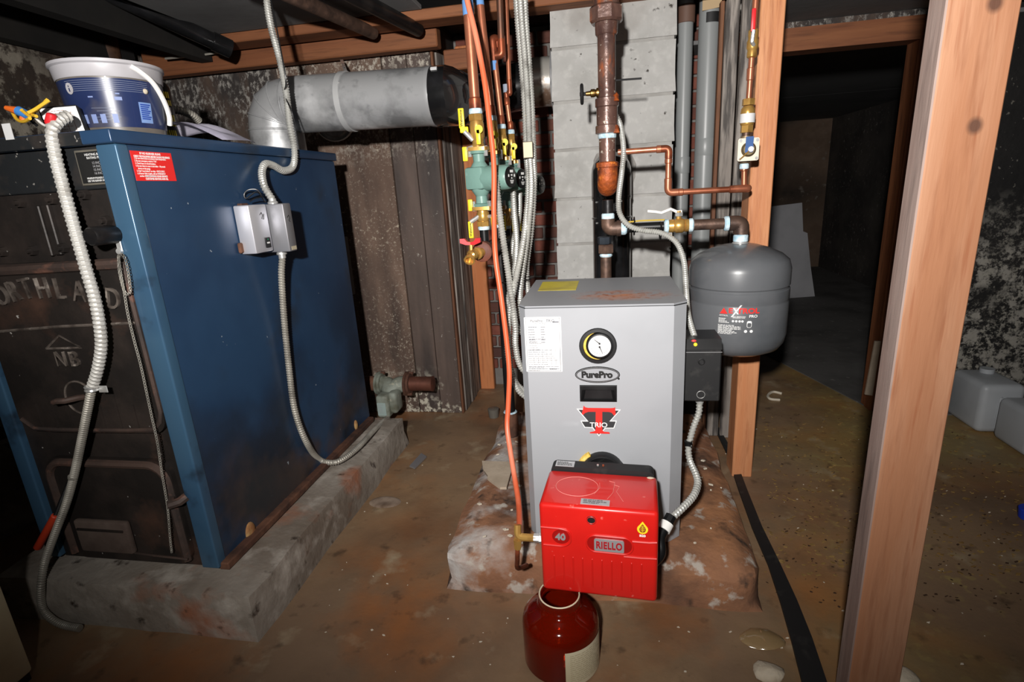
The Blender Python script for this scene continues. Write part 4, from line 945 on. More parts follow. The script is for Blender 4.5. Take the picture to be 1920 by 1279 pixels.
# ================================================================= steel conduits behind the new boiler
SG = 'steel conduits in the bundle'
def bundle(pts, label, r=.0088): return cond([P(*p) if len(p) == 2 else P(p[0], p[1], Y=p[2]) for p in pts], r, M_cond, label, .0075, .14)
bundle([(966, -30, 1.72), (970, 30, 1.71), (977, 110, 1.70), (984, 200, 1.69), (987, 285, 1.68), (991, 350, 1.62), (983, 440, 1.55), (968, 520, 1.5), (955, 590, 1.5), (953, 650, 1.5), (959, 700, 1.5), (975, 735, 1.5), (1012, 760, 1.5)], 'leftmost steel conduit of the ceiling bundle, sweeping past the pumps')
bundle([(974, -30, 1.70), (977, 30, 1.69), (984, 110, 1.68), (990, 200, 1.67), (993, 285, 1.66), (996, 350, 1.60), (990, 430, 1.56), (978, 520, 1.56), (975, 560, 1.58), (980, 600, 1.58), (1022, 625, 1.56)], 'middle steel conduit of the ceiling bundle')
bundle([(983, -30, 1.72), (985, 30, 1.71), (991, 110, 1.70), (997, 200, 1.69), (1000, 285, 1.67), (1001, 350, 1.62), (996, 430, 1.6), (987, 500, 1.62), (990, 545, 1.66), (1000, 570, 1.68)], 'rightmost steel conduit of the ceiling bundle, ending behind the boiler')
bundle([(928, 318, 1.57), (931, 350, 1.54), (938, 410, 1.52), (948, 480, 1.5), (957, 540, 1.49), (966, 610, 1.49), (967, 650, 1.5), (978, 690, 1.5), (1012, 715, 1.5)], 'steel conduit dropping from the nearest pump beside orange tube')
bundle([(962, 358, 1.68), (964, 400, 1.65), (968, 450, 1.6), (965, 510, 1.54), (952, 570, 1.52), (951, 640, 1.515), (957, 690, 1.515), (972, 724, 1.515), (1012, 748, 1.515)], 'steel conduit dropping from the second pump')
bundle([(974, 362, 1.8), (972, 410, 1.74), (960, 470, 1.66), (955, 530, 1.6), (963, 590, 1.56), (975, 620, 1.56), (1020, 645, 1.55)], 'steel conduit dropping from the third pump')
c = P(990, 282, Y=1.64)
solo('conduit_plate', B().box((c.x - .014, 1.63, c.z - .022), (c.x + .016, 1.64, c.z + .024), .002), mat('dull_plate', (140, 130, 112), .5, .7), 'dull metal plate clamping the conduit bundle together', 'clamp')
for (x, y, Y, l) in ((955, 530, 1.5, 'black cable tie around the conduits left of grey boiler'), (983, 522, 1.6, 'black cable tie around the conduits behind grey boiler')):
    c = P(x, y, Y=Y + .01); b = B().tube([c + V((math.cos(q_) * .021, math.sin(q_) * .016, .003 * math.sin(q_ * 2))) for q_ in [2 * PI * i / 20 for i in range(21)]], .0016, 6, flat=1)
    b.tube([c + V((.016, -.010, 0)), c + V((.030, -.02, .004))], .0014, 5)
    q_ = solo('cable_tie', b, M_blackp, l, 'tie')
q = [P(870, -40, Y=1.55), P(876, 0, Y=1.55), P(893, 70, Y=1.54), P(908, 150, Y=1.53), P(918, 230, Y=1.52), P(926, 310, Y=1.51), P(926, 400, Y=1.49), P(929, 480, Y=1.46), P(940, 560, Y=1.44), P(950, 640, Y=1.42), P(955, 700, Y=1.40), P(953, 760, Y=1.38), P(951, 800, Y=1.36), P(956, 840, Y=1.33), P(964, 890, Y=1.28), P(972, 940, Y=1.2), P(974, 980, Y=1.1), P(972, 1005, Y=1.03)]
solo('orange_tube', B().tube(spline(q, 8), .0075, 12), M_orange, 'orange coated oil tube hanging from ceiling to the red burner', 'tube')

# ================================================================= rusty riser
RX = P(1138, 200, Y=1.66).x; RY = 1.66
t = thing('iron_riser', 'rusty iron riser pipe in front of the block chimney', 'pipe', (RX, RY, .96))
zu = P(1137, 30, Y=RY).z; zt1 = P(1139, 183, Y=RY).z; zt2 = P(1140, 243, Y=RY).z; ze = P(1140, 312, Y=RY).z; zb = P(1140, 368, Y=RY).z
obj('pipe', B().cyl((RX, RY, zt1), (RX, RY, 1.675), .0245, n=20), M_rust, t)
u_ = B().lathe((RX, RY, zu - .048), (0, 0, 1), [(0, .027), (.004, .030), (.03, .031), (.034, .034)], 20)
obj('union_collar', u_, M_rust, t)
obj('union_nut', B().lathe((RX, RY, zu - .018), (0, 0, 1), [(0, .040), (.006, .046), (.036, .046), (.042, .04)], 8, rot=.3), M_rust, t, label='rusty eight sided union nut')
obj('union_collar', B().lathe((RX, RY, zu + .024), (0, 0, 1), [(0, .034), (.01, .034), (.04, .030), (.042, .026)], 16), M_rust, t)
obj('thread_tape', B().lathe((RX, RY, zu + .068), (0, 0, 1), [(0, .025), (.002, .0265), (.010, .0265), (.012, .025)], 16), M_ptfe, t)
obj('tee_body', B().lathe((RX, RY, zt2 - .012), (0, 0, 1), [(0, .026), (.002, .033), (.022, .033), (.025, .0295), (.07, .0295), (.073, .033), (.094, .033), (.097, .026)], 20), M_rust, t, label='rusty tee with banded ends')
for z in (zt2, zt1 - .002): obj('rust_crust', rough_box((RX + .018, RY - .03, z - .012), (RX + .034, RY + .01, z + .014), (2, 3, 3), .004, 3, 60), M_rustb, t, label='bright orange rust crust')
obj('thread_tape', B().lathe((RX, RY, zt2 - .024), (0, 0, 1), [(0, .0245), (.002, .0258), (.010, .0262), (.012, .025)], 16), M_ptfe, t)
obj('pipe', B().cyl((RX, RY, ze - .01), (RX, RY, zt2), .0235, n=20), M_rust, t)
obj('elbow', B().tube(elbow([V((RX, RY, ze + .003)), V((RX, RY, zb + .028)), V((RX, RY + .09, zb + .028))], .035, 8), .0295, 20), M_rustb, t, label='orange crusted elbow turning to the back')
obj('elbow_band', B().lathe((RX, RY, ze - .004), (0, 0, 1), [(0, .029), (.002, .0325), (.014, .0325), (.017, .026)], 20), M_rustb, t)
obj('back_pipe', B().cyl((RX, RY + .08, zb + .028), (RX, 1.84, zb + .028), .024, n=16), M_iron, t)
zr = P(1160, 150, Y=RY).z
obj('thermometer_stem', B().cyl((RX + .02, RY, zr), (P(1203, 152, Y=RY).x, RY - .004, zr - .002), .0026, n=8), M_blackm, t, label='thin dark rod sticking out to the right')
zv = P(1110, 175, Y=RY).z
t = thing('boiler_drain', 'small brass valve with a black handwheel on the rusty riser', 'valve', (RX - .05, RY, zv - .02))
obj('valve_body', B().lathe((RX - .022, RY, zv), (-1, 0, 0), [(0, .013), (.006, .013), (.008, .009), (.014, .011), (.022, .011), (.024, .007), (.036, .006)], 12), mat('dull_brass', (150, 118, 70), .4, 1), t)
wx = P(1091, 175, Y=RY).x
b = B().tube([V((wx, RY + .021 * math.cos(q_), zv + .024 * math.sin(q_))) for q_ in [2 * PI * i / 20 for i in range(21)]], .0045, 8)
obj('hand_wheel', b, M_blackm, t)
for k in range(3):
    q_ = k * 2 * PI / 3; obj('wheel_spoke', B().cyl((wx, RY, zv), (wx, RY + .021 * math.cos(q_), zv + .022 * math.sin(q_)), .003, n=6), M_blackm, t)
obj('wheel_hub', B().cyl((wx - .006, RY, zv), (RX - .05, RY, zv), .005, n=8), M_blackm, t)
# ================================================================= black vent into the chimney
VX = P(1147, 450, Y=1.95).x; VY = 1.955
t = thing('vent_pipe', 'black stove pipe rising behind the new boiler into chimney', 'pipe', (VX, VY, .118))
obj('pipe', B().cyl((VX, VY, .45), (VX, VY, vz - .09), .066, n=28), M_stove, t)
obj('elbow', B().tube(elbow([V((VX, VY, vz - .095)), V((VX, VY, vz)), V((VX, 2.13, vz))], .085, 5), .068, 28), M_stove, t, angle=12)
for z in (vz - .09, vz - .16): obj('pipe_seam', B().lathe((VX, VY, z), (0, 0, 1), [(0, .066), (.002, .069), (.006, .069), (.008, .066)], 28, cap=False), M_stove, t)
for z in (vz - .1, vz - .17):
    for a_ in (-2.4, -1.1): obj('screw', B().cyl((VX + .066 * math.cos(a_), VY + .066 * math.sin(a_), z), (VX + .071 * math.cos(a_), VY + .071 * math.sin(a_), z), .003, n=6), M_steel, t)
t2 = obj('base_pipe', B().cyl((VX, VY - .35, .45), (VX, VY, .45), .06, n=20), M_stove, t)
# ================================================================= tank line
TX, TY, TR = P(1382.5, 560, Y=1.57).x, 1.57, .132
TX = .364
LZ = P(1320, 421, Y=TY).z
t = thing('tank_pipe', 'iron and brass pipe run feeding the grey expansion tank', 'pipe', (.18, TY, LZ - .03))
x1, x2 = P(1140, 412, Y=TY).x, P(1380, 422, Y=TY).x
sx0 = x1
obj('black_nipple', B().cyl((x1, TY, LZ + .01), (x1, TY, P(1138, 375, Y=TY).z), .0155, n=14), M_iron, t)
obj('thread_tape', B().lathe((x1, TY, LZ + .026), (0, 0, 1), [(0, .016), (.003, .0185), (.014, .0185), (.017, .016)], 14), M_ptfe, t)
obj('elbow', B().tube(elbow([V((x1, TY, LZ + .028)), V((x1, TY, LZ)), V((x1 + .034, TY, LZ))], .024), .0195, 14), M_ironb, t)
obj('elbow_band', B().cyl((x1 + .024, TY, LZ), (x1 + .036, TY, LZ), .0225, n=14), M_ironb, t)
obj('thread_tape', B().lathe((x1 + .034, TY, LZ), (1, 0, 0), [(0, .017), (.004, .019), (.014, .019), (.018, .0155)], 14), M_ptfe, t)
xa, xb = P(1172, 420, Y=TY).x, P(1246, 420, Y=TY).x
obj('black_pipe', B().cyl((xa - .01, TY, LZ), (xb, TY, LZ), .0135, n=14), M_blackp, t)
xc = P(1254, 421, Y=TY).x; xe = P(1291, 421, Y=TY).x
obj('thread_tape', B().lathe((xb - .002, TY, LZ), (1, 0, 0), [(0, .0145), (.003, .019), (.012, .019), (.014, .015)], 14), M_ptfe, t)
vb = obj('ball_valve', B().lathe((xc, TY, LZ), (1, 0, 0), [(0, .017), (.012, .0185), (.014, .0165), (.02, .02), (.036, .02), (.042, .0165), (.044, .0185), ((xe - xc), .017)], 14), M_brass, t, label='brass ball valve')
obj('valve_stem', B().cyl((xc + .026, TY, LZ + .015), (xc + .026, TY, LZ + .040), .007, n=10), M_brass, vb)
obj('packing_nut', B().cyl((xc + .026, TY - .001, LZ + .026), (xc + .026, TY - .001, LZ + .036), .011, n=6), M_steel, vb)
hp = [V((xc + .034, TY, LZ + .038)), V((xc + .02, TY, LZ + .038)), V((xc + .004, TY, LZ + .046)), P(1240, 399, Y=TY), P(1228, 397, Y=TY), P(1214, 396, Y=TY)]
obj('valve_lever', B().tube(hp, .0042, 8), M_white, vb, label='white lever')
obj('thread_tape', B().lathe((xe, TY, LZ), (1, 0, 0), [(0, .016), (.003, .019), (.010, .019), (.013, .015)], 14), M_ptfe, t)
obj('brown_pipe', B().cyl((xe + .006, TY, LZ), (x2 - .02, TY, LZ), .0148, n=14), M_ironb, t, label='brown iron pipe')
obj('thread_tape', B().lathe((x2 - .032, TY, LZ), (1, 0, 0), [(0, .016), (.003, .020), (.012, .020), (.014, .016)], 14), M_ptfe, t)
obj('elbow', B().tube(elbow([V((x2 - .018, TY, LZ)), V((TX, TY, LZ)), V((TX, TY, LZ - .03))], .026), .0205, 14), M_ironb, t)
obj('thread_tape', B().lathe((TX, TY, LZ - .052), (0, 0, 1), [(0, .015), (.003, .0195), (.018, .0195), (.022, .016)], 14), M_ptfe, t)
q = [P(1172, 417, Y=TY - .02), P(1200, 414, Y=TY - .02), P(1246, 412, Y=TY - .02)]
solo('yellow_wire', B().tube(q, .0022, 6), mat('wire_yellow', (190, 160, 60), .5), 'thin yellow wire lying along the black tank pipe', 'wire')
# supply pipe with union behind the boiler
t = thing('supply_pipe', 'brown iron pipe with a union behind the new boiler', 'pipe', (P(1136, 470, Y=1.63).x, 1.63, .6))
ux = P(1136, 470, Y=1.63).x; uz = P(1136, 465, Y=1.63).z
obj('pipe', B().cyl((ux, 1.63, .55), (ux, 1.63, uz - .02), .0165, n=14), M_ironb, t)
obj('union_nut', B().lathe((ux, 1.63, uz - .016), (0, 0, 1), [(0, .021), (.003, .0245), (.024, .0245), (.027, .021)], 6), M_ironb, t)
obj('pipe_cap', B().lathe((ux - .004, 1.63, uz + .012), (0, 0, 1), [(0, .018), (.003, .020), (.02, .020), (.022, .016)], 8), mat('blue_black_iron', (52, 58, 66), .5, .4), t)
obj('thread_tape', B().lathe((ux, 1.63, uz - .026), (0, 0, 1), [(0, .017), (.004, .0195), (.010, .017)], 12), M_ptfe, t)
# ================================================================= expansion tank
TZ0, TZ1 = .515, .822
t = thing('expansion_tank', 'dark grey steel expansion tank with red and white lettering', 'tank', (TX, TY, TZ0))
pr = [(0, .001), (.001, .05), (.006, .09), (.018, .115), (.036, .127), (.06, TR), (.150, TR), (.153, TR - .0012), (.157, TR - .0012), (.160, TR), (.186, TR), (.189, TR - .003), (.193, TR - .003), (.197, TR), (.24, TR), (.262, .126), (.278, .108), (.292, .078), (.302, .045), (.306, .022), (.307, .001)]
obj('tank_shell', B().lathe((TX, TY, TZ0), (0, 0, 1), pr, 56, cap=False), M_tank, t)
obj('tank_neck', B().lathe((TX, TY, TZ1 - .006), (0, 0, 1), [(0, .022), (.006, .022), (.008, .019), (.02, .019)], 16), M_steel, t)
fd = V((-TX - .01, -TY, 0)).normalized()
TMx = frame(V((TX, TY, 0)) + fd * (TR + .0004), (-fd.y, fd.x, 0), (0, 0, 1))
def TT(s, size, x, z, m, bold=0, sx=1, al='CENTER', **k):
    mm = TMx @ MX.Translation((0, z, 0))
    cu = text('tank_lettering', s, size, MX.Identity(4), m, t, bold, .0001, al, None, sx, **k)
    inv = WM[t.name].inverted()
    for v in cu.data.vertices:
        c = WM[t.name] @ v.co; a_ = (c.x + x) / TR
        v.co = inv @ (mm @ V(((TR + c.z) * math.sin(a_), c.y, (TR + c.z) * math.cos(a_) - TR)))
    return cu
def tshape(name, pts, z0, m, h=.0004, off=.0004):
    b = B(); b.shape(MX.Identity(4), pts, h)
    bmesh.ops.subdivide_edges(b.bm, edges=[e_ for e_ in b.bm.edges if e_.calc_length() > .012], cuts=3)
    for v in b.bm.verts:
        a_ = v.co.x / TR; v.co = TMx @ V(((TR + v.co.z + off) * math.sin(a_), v.co.y + z0, (TR + v.co.z + off) * math.cos(a_) - TR))
    return obj(name, b, m, t)
zl = P(1390, 584, Y=TY - TR).z
TT('E', .019, -.013, zl, M_rpr, .0006, 1.15); TT('TROL', .019, .030, zl, M_rpr, .0006, 1.15)
tshape('white_slash', [(-.012, -.016), (-.008, -.016), (.014, .016), (.010, .016)], zl, M_wpr, .0007)
tshape('white_slash', [(-.008, .009), (-.004, .009), (.007, -.008), (.003, -.008)], zl, M_wpr, .0007)
tshape('logo_triangle', [(-.040, -.008), (-.020, -.008), (-.030, .008)], zl, M_rpr)
TT('PRO', .010, .043, zl - .014, M_wpr, .0002, 1.1); TT('AMTROL', .0052, -.030, zl - .013, M_wpr, 0, 1.1)
TT('HEAT GENERATION\nEXPANSION TANK', .0030, .008, zl - .0165, M_wpr, .0001, 1.2)
b = B()
lnm = B()
for i, (x0, x1_, zz, n, dy, th) in enumerate(((-.042, -.014, -.020, 4, .0036, .0016), (-.043, .018, -.038, 8, .0033, .0015))):
    lnm.lines(MX.Identity(4), x0, x1_, zz, n, dy, th, 3 + i)
for v in lnm.bm.verts:
    a_ = v.co.x / TR; v.co = TMx @ V(((TR + v.co.z + .0004) * math.sin(a_), v.co.y + zl, (TR + v.co.z + .0004) * math.cos(a_) - TR))
obj('tank_print', lnm, M_wpr, t)['kind'] = 'stuff'
for cx_ in (-.006, .002, .010, .017): tshape('round_icon', ell(.003, .003, 12, cx_, -.027), zl, M_wpr)
tshape('drum_icon', rrect(.028, -.044, .040, -.026, .004), zl, M_wpr); tshape('drum_icon', rrect(.0292, -.0428, .0388, -.0315, .003), zl, M_tank, .0004, .0008)
for cx_ in (.026, .040): tshape('hand_icon', ell(.004, .004, 10, cx_, -.054), zl, M_wpr)
obj('tank_drain', B().cyl((TX - .02, TY - .02, TZ0 - .012), (TX - .02, TY - .02, TZ0 + .004), .008, .012, n=10), M_copperd, t)
# ================================================================= copper fill line with regulator
CYL = 1.625
def cpl(o, d, l, r, m=M_copperd): return B().lathe(o, d, [(0, r), (.002, r * 1.28), (l - .002, r * 1.28), (l, r)], 14)
rc = .0082
t = thing('fill_line', 'copper water fill line looping in front of the grey plastic pipes', 'pipe', (.15, CYL, .9))
p0 = P(1160, 285, Y=CYL); p1 = P(1254, 278, Y=CYL); p2 = P(1256, 360, Y=CYL); p3 = P(1396, 352, Y=CYL)
p1 = V((p1.x, CYL, p0.z)); zc = P(1262, 361, Y=CYL).z; p2 = V((p1.x, CYL, zc)); p3 = V((P(1397, 352, Y=CYL).x, CYL, zc))
obj('pipe', B().cyl(V((RX + .03, CYL + .012, p0.z)), p1 - V((.01, 0, 0)), rc, n=14), M_copper, t)
obj('elbow', B().tube(elbow([p1 - V((.022, 0, 0)), p1, p1 - V((0, 0, .026))], .014), rc * 1.25, 14), M_copperd, t)
obj('coupling', cpl(p1 - V((.034, 0, 0)), (1, 0, 0), .014, rc), M_copper, t)
obj('coupling', cpl(p1 - V((0, 0, .040)), (0, 0, 1), .014, rc), M_copper, t)
obj('pipe', B().cyl(p1 - V((0, 0, .02)), p2 + V((0, 0, .02)), rc, n=14), M_copper, t)
obj('coupling', cpl(p2 + V((0, 0, .026)), (0, 0, 1), .014, rc), M_copper, t)
obj('elbow', B().tube(elbow([p2 + V((0, 0, .028)), p2, p2 + V((.028, 0, 0))], .018), rc * 1.25, 14), M_copper, t)
obj('coupling', cpl(p2 + V((.028, 0, 0)), (1, 0, 0), .014, rc), M_copper, t)
obj('pipe', B().cyl(p2 + V((.02, 0, 0)), p3, rc, n=14), M_copper, t)
obj('coupling', cpl(p3 - V((.042, 0, 0)), (1, 0, 0), .014, rc), M_copper, t)
obj('elbow', B().tube(elbow([p3 - V((.03, 0, 0)), p3 + V((.008, 0, 0)), p3 + V((.008, .012, .0))], .012), rc * 1.3, 14), M_copper, t)
LX = P(1396, 300, Y=CYL + .012).x; LYY = CYL + .012
zg = P(1395, 281, Y=LYY - .03).z
ztop = P(1396, 307, Y=LYY).z
obj('pipe', B().cyl((p3.x, LYY, zc), (LX, LYY, ztop), rc, n=14), M_copper, t)
obj('coupling', cpl((LX, LYY, ztop - .02), (0, 0, 1), .018, rc), M_copper, t)
def at(y): return P(1398, y, Y=LYY).z
xl = lambda z: LX + (z - zg) * .012
obj('pipe', B().cyl((xl(at(185)), LYY, at(185)), (xl(at(105)), LYY, at(105)), rc * .9, n=14), M_copper, t)
obj('coupling', cpl((xl(at(152)), LYY, at(152)), (0, 0, 1), at(128) - at(152), rc * .9), M_copper, t)
obj('pipe', B().cyl((xl(at(60)), LYY, at(60)), (xl(1.67), LYY, 1.675), rc * .95, n=14), M_copper, t)
t = thing('pressure_regulator', 'square cream and blue pressure regulator on the copper line', 'regulator', (LX, LYY, zg - .03))
RM = frame((LX, LYY - .028, zg), (1, 0, 0), (0, 0, 1))
obj('regulator_body', B().lathe((LX, LYY, zg - .034), (0, 0, 1), [(0, .013), (.004, .016), (.014, .018), (.054, .018), (.062, .014), (.07, .013)], 14), mat('bronze', (160, 140, 112), .5, .7), t)
pl_ = obj('square_plate', B().shape(RM, rrect(-.027, -.029, .027, .029, .005), .008), mat('cream_plate', (216, 206, 188), .5, .2), t)
for sx1 in (-1, 1):
    for sz in (-1, 1): obj('plate_screw', B().cyl(RM @ V((.021 * sx1, .023 * sz, .007)), RM @ V((.021 * sx1, .023 * sz, .011)), .004, n=10), M_steel, t)
obj('round_dome', B().lathe(RM @ V((0, 0, .008)), (0, -1, 0), [(0, .019), (.004, .0185), (.008, .014)], 22), mat('olive_bronze', (120, 106, 78), .45, .7), t)
obj('blue_tag', B().shape(RM @ MX.Translation((.0, .004, .0165)), [(-.011, -.012), (.009, -.012), (.011, -.002), (.009, .008), (.010, .028), (-.010, .028), (-.010, .008)], .001), mat('tag_blue', (44, 84, 140), .5), t)
obj('adjusting_screw', B().cyl(RM @ V((.003, 0, .012)), RM @ V((.003, 0, .024)), .007, n=12), M_white, t)
obj('lever_wire', B().cyl(RM @ V((.002, -.002, .020)), RM @ V((-.022, -.025, .012)), .0018, n=6), M_brass, t)
obj('thread_tape', B().lathe((LX, LYY, zg - .050), (0, 0, 1), [(0, .010), (.003, .0125), (.012, .0125), (.015, .011)], 12), M_ptfe, t)
t = thing('backflow_preventer', 'brass backflow preventer with a white band beside the post', 'valve', (LX, LYY, at(255)))
obj('nipple', B().cyl((LX, LYY, zg + .034), (xl(at(240)), LYY, at(240)), .0105, n=12), M_ironb, t)
for y0, y1 in ((249, 236), (198, 186)):
    obj('hex_nut', B().cyl((xl(at(y0)), LYY, at(y0)), (xl(at(y1)), LYY, at(y1)), .0165, n=6), M_brass, t)
obj('brass_body', B().lathe((xl(at(238)), LYY, at(238)), (.012, 0, 1), [(0, .012), (.004, .0165), (at(232) - at(238), .0175), (at(212) - at(238), .0185), (at(205) - at(238), .0175), (at(199) - at(238), .012)], 18), M_brass, t)
obj('white_band', B().cyl((xl(at(231)), LYY, at(231)), (xl(at(214)), LYY, at(214)), .0195, n=20), M_label, t, label='white label band')
t = thing('shutoff_valve', 'brass shutoff valve with a red lever at top of post', 'valve', (xl(at(100)), LYY, at(110)))
obj('valve_body', B().lathe((xl(at(110)), LYY, at(110)), (.012, 0, 1), [(0, .009), (.003, .0125), (.012, .0125), (.018, .0115), (.024, .0145), (.038, .0145), (.046, .0115), (.052, .0125), (.064, .0125), (.068, .009)], 14), M_brass, t)
lp0 = P(1410, 78, Y=LYY - .02); lp1 = P(1413, 56, Y=LYY - .024); lp2 = P(1414, 15, Y=LYY - .026)
obj('lever', B().tube([V((xl(at(88)), LYY - .012, at(88))), lp0, lp1], .005, 8), M_steel, t)
obj('lever_grip', B().box((lp1.x - .007, lp1.y - .003, lp1.z - .004), (lp2.x + .006, lp1.y + .003, lp2.z), .0025, 2), M_red, t, label='red lever grip')
# grey plastic pipes
g = 'grey plastic pipes right of the chimney'
for (px, r, Y, lab) in ((1283, .0285, 2.33, 'narrower grey plastic pipe close to the block chimney'), (1325, .037, 2.27, 'wider grey plastic pipe with paper tag at the top')):
    xt, xb_ = P(px, 150, Y=Y).x, P(px - 5, 450, Y=Y).x; x_ = (xt + xb_) / 2 - .003
    t = thing('plastic_pipe', lab, 'pipe', (x_, Y, 0))
    obj('pipe', B().cyl((x_, Y, .0), (x_ - .002, Y, 1.66), r, n=24), M_pvc, t)
    for z in ((1.08, .82) if r > .03 else (1.02,)): obj('joint_ring', B().lathe((x_, Y, z), (0, 0, 1), [(0, r * 1.005), (.002, r * 1.03), (.06, r * 1.03), (.062, r * 1.005)], 24, cap=False), M_pvc, t)
    if r > .03:
        z = P(px, 38, Y=Y).z
        obj('black_tape', B().cyl((x_, Y, z - .015), (x_, Y, z + .018), r * 1.02, n=24), M_blackm, t)
        obj('paper_tag', B().shape(frame((x_, Y - r * 1.03, z), (1, 0, 0), (0, 0, 1)), [(-.034, .022), (.030, .028), (.034, .13), (-.034, .13)], .001), M_kraft, t, label='brown kraft paper tag')
    else:
        z = P(px, 45, Y=Y).z
        obj('coupling', B().lathe((x_, Y, z), (0, 0, 1), [(0, r * 1.02), (.002, r * 1.12), (.06, r * 1.12)], 22), mat('brown_coupling', (104, 78, 66), .6), t)
# conduit from the riser to the boiler control
cond([P(1154, 215, Y=1.70), P(1163, 235, Y=1.69), P(1169, 280, Y=1.63), P(1166, 320, Y=1.60), P(1160, 370, Y=1.55), P(1162, 400, Y=1.535), P(1178, 422, Y=1.53), P(1205, 432, Y=1.53), P(1240, 437, Y=1.53), P(1268, 455, Y=1.52), P(1282, 490, Y=1.49), P(1286, 540, Y=1.44), P(1290, 590, Y=1.38), P(1302, 632, Y=1.33)], .0072, M_cond, 'thin steel conduit winding from the riser to the boiler control', .006, .14)
for x, y in ((1189, 424), (1238, 433)):
    c = P(x, y, Y=1.555); solo('cable_tie', B().tube([c + V((0, math.cos(q_) * .026, math.sin(q_) * .024)) for q_ in [2 * PI * i / 20 for i in range(21)]], .002, 6), M_blackp, 'black cable tie on the tank pipe, ' + ('left one' if x < 1200 else 'right one'), 'tie')
# ================================================================= the new boiler
NX0, NX1, NY0, NY1, NZ0, NZ1 = -.203, .178, 1.2, 1.56, .122, .737
nb = thing('new_boiler', 'new light grey sheet metal boiler on the stained pad', 'boiler', (-.0125, 1.38, NZ0))
ol = [(NX0, NY1), (NX0, NY0 + .022), (NX0 + .016, NY0), (NX1 - .03, NY0), (NX1, NY0 + .028), (NX1, NY1)]
obj('jacket', B().prism([(x, y, NZ0) for x, y in ol], (0, 0, NZ1 - NZ0 - .006)), M_jacket, nb)
ol2 = [(NX0 - .001, NY1), (NX0 - .001, NY0 + .024), (NX0 + .017, NY0 - .001), (NX1 - .031, NY0 - .001), (NX1 + .001, NY0 + .027), (NX1 + .001, NY1)]
obj('top_panel', B().prism([(x, y, NZ1 - .004) for x, y in ol2], (0, 0, .004)), M_jackt, nb, label='grey top panel with an orange rust stain')
for (q0, q1) in ((ol2[1], ol2[2]), (ol2[3], ol2[4])):
    obj('panel_seam', B().prism([(q0[0], q0[1] - .0004, NZ1 - .0062), (q1[0], q1[1] - .0004, NZ1 - .0062), (q1[0], q1[1] - .0004, NZ1 - .0040), (q0[0], q0[1] - .0004, NZ1 - .0040)], (0, .001, 0)), M_kpr, nb)
NF = NY0 - .0004
def NP(px, py): return P(px, py, Y=NY0)
NM = frame((0, NF, 0), (1, 0, 0), (0, 0, 1))
def nshape(name, pxs, h, m, parent=nb, z=0, **k): return obj(name, B().shape(NM, [(NP(x, y).x, NP(x, y).z) for x, y in pxs], h, z), m, parent, **k)
# yellow sticker on top
obj('yellow_sticker', B().shape(frame((-.128, 1.452, NZ1 + .0002), (1, 0, 0), (0, 1, 0)), [(-.05, -.068), (.05, -.068), (.052, .068), (-.052, .068)], .0005), mat('yellow_sticker', (206, 190, 62), .5, 0, [ly((176, 160, 70), 16, .45, .7)]), nb)
# data sticker
a, c = NP(982, 595), NP(1055, 697)
sw_, sh_ = (c.x - a.x) / 2, (a.z - c.z) / 2; sc_ = V(((a.x + c.x) / 2, NF - .0002, (a.z + c.z) / 2))
LM = frame(sc_, (1, 0, 0), (0, 0, 1))
stick = obj('data_sticker', B().shape(LM, rrect(-sw_, -sh_, sw_, sh_, .002), .0006), M_label, nb, label='white data sticker with fine print')
LM2 = LM @ MX.Translation((0, 0, .0006))
for (x0, y0, x1, y1) in ((-.92, .955, .92, .97), (-.92, -.97, .92, -.955), (-.92, -.97, -.895, .97), (.895, -.97, .92, .97)):
    obj('sticker_border', B().shape(LM2, [(x0 * sw_, y0 * sh_), (x1 * sw_, y0 * sh_), (x1 * sw_, y1 * sh_), (x0 * sw_, y1 * sh_)], .0002), M_gpr, stick)
text('sticker_lettering', 'PurePro   TRIO', .0088, LM2 @ MX.Translation((.0, sh_ * .86, 0)), mat('soft_print', (86, 86, 92), .6), stick, .0001, .0001)
text('sticker_lettering', 'S/N T-410020', .0050, LM2 @ MX.Translation((-.006, sh_ * .77, 0)), MATS['soft_print'], stick, 0, .0001)
b = B(); b.lines(LM2, -sw_ * .78, -sw_ * .2, sh_ * .66, 7, .0062, .0016, 5, .0002); b.lines(LM2, -sw_ * .1, sw_ * .16, sh_ * .66, 7, .0062, .0018, 6, .0002)
b.lines(LM2, -sw_ * .75, sw_ * .5, sh_ * .22, 1, .005, .0014, 7, .0002); b.lines(LM2, -sw_ * .75, -sw_ * .1, sh_ * .14, 5, .0052, .0012, 8, .0002)
b.lines(LM2, -sw_ * .85, sw_ * .86, -sh_ * .18, 10, .0052, .0009, 9, .0002); b.lines(LM2, -sw_ * .85, sw_ * .2, -sh_ * .82, 3, .0042, .0010, 10, .0002); b.lines(LM2, sw_ * .3, sw_ * .82, -sh_ * .88, 1, .004, .002, 11, .0002)
for k in range(7):
    x = -sw_ * .55 + k * sw_ * .24; b.shape(LM2, [(x, -sh_ * .74), (x + .0005, -sh_ * .74), (x + .0005, -sh_ * .14), (x, -sh_ * .14)], .0002)
b.shape(LM2, [(sw_ * .55, sh_ * .80), (sw_ * .88, sh_ * .80), (sw_ * .88, sh_ * .84), (sw_ * .55, sh_ * .84)], .0002)
obj('sticker_print', b, mat('faint_print', (104, 104, 110), .6), stick)['kind'] = 'stuff'
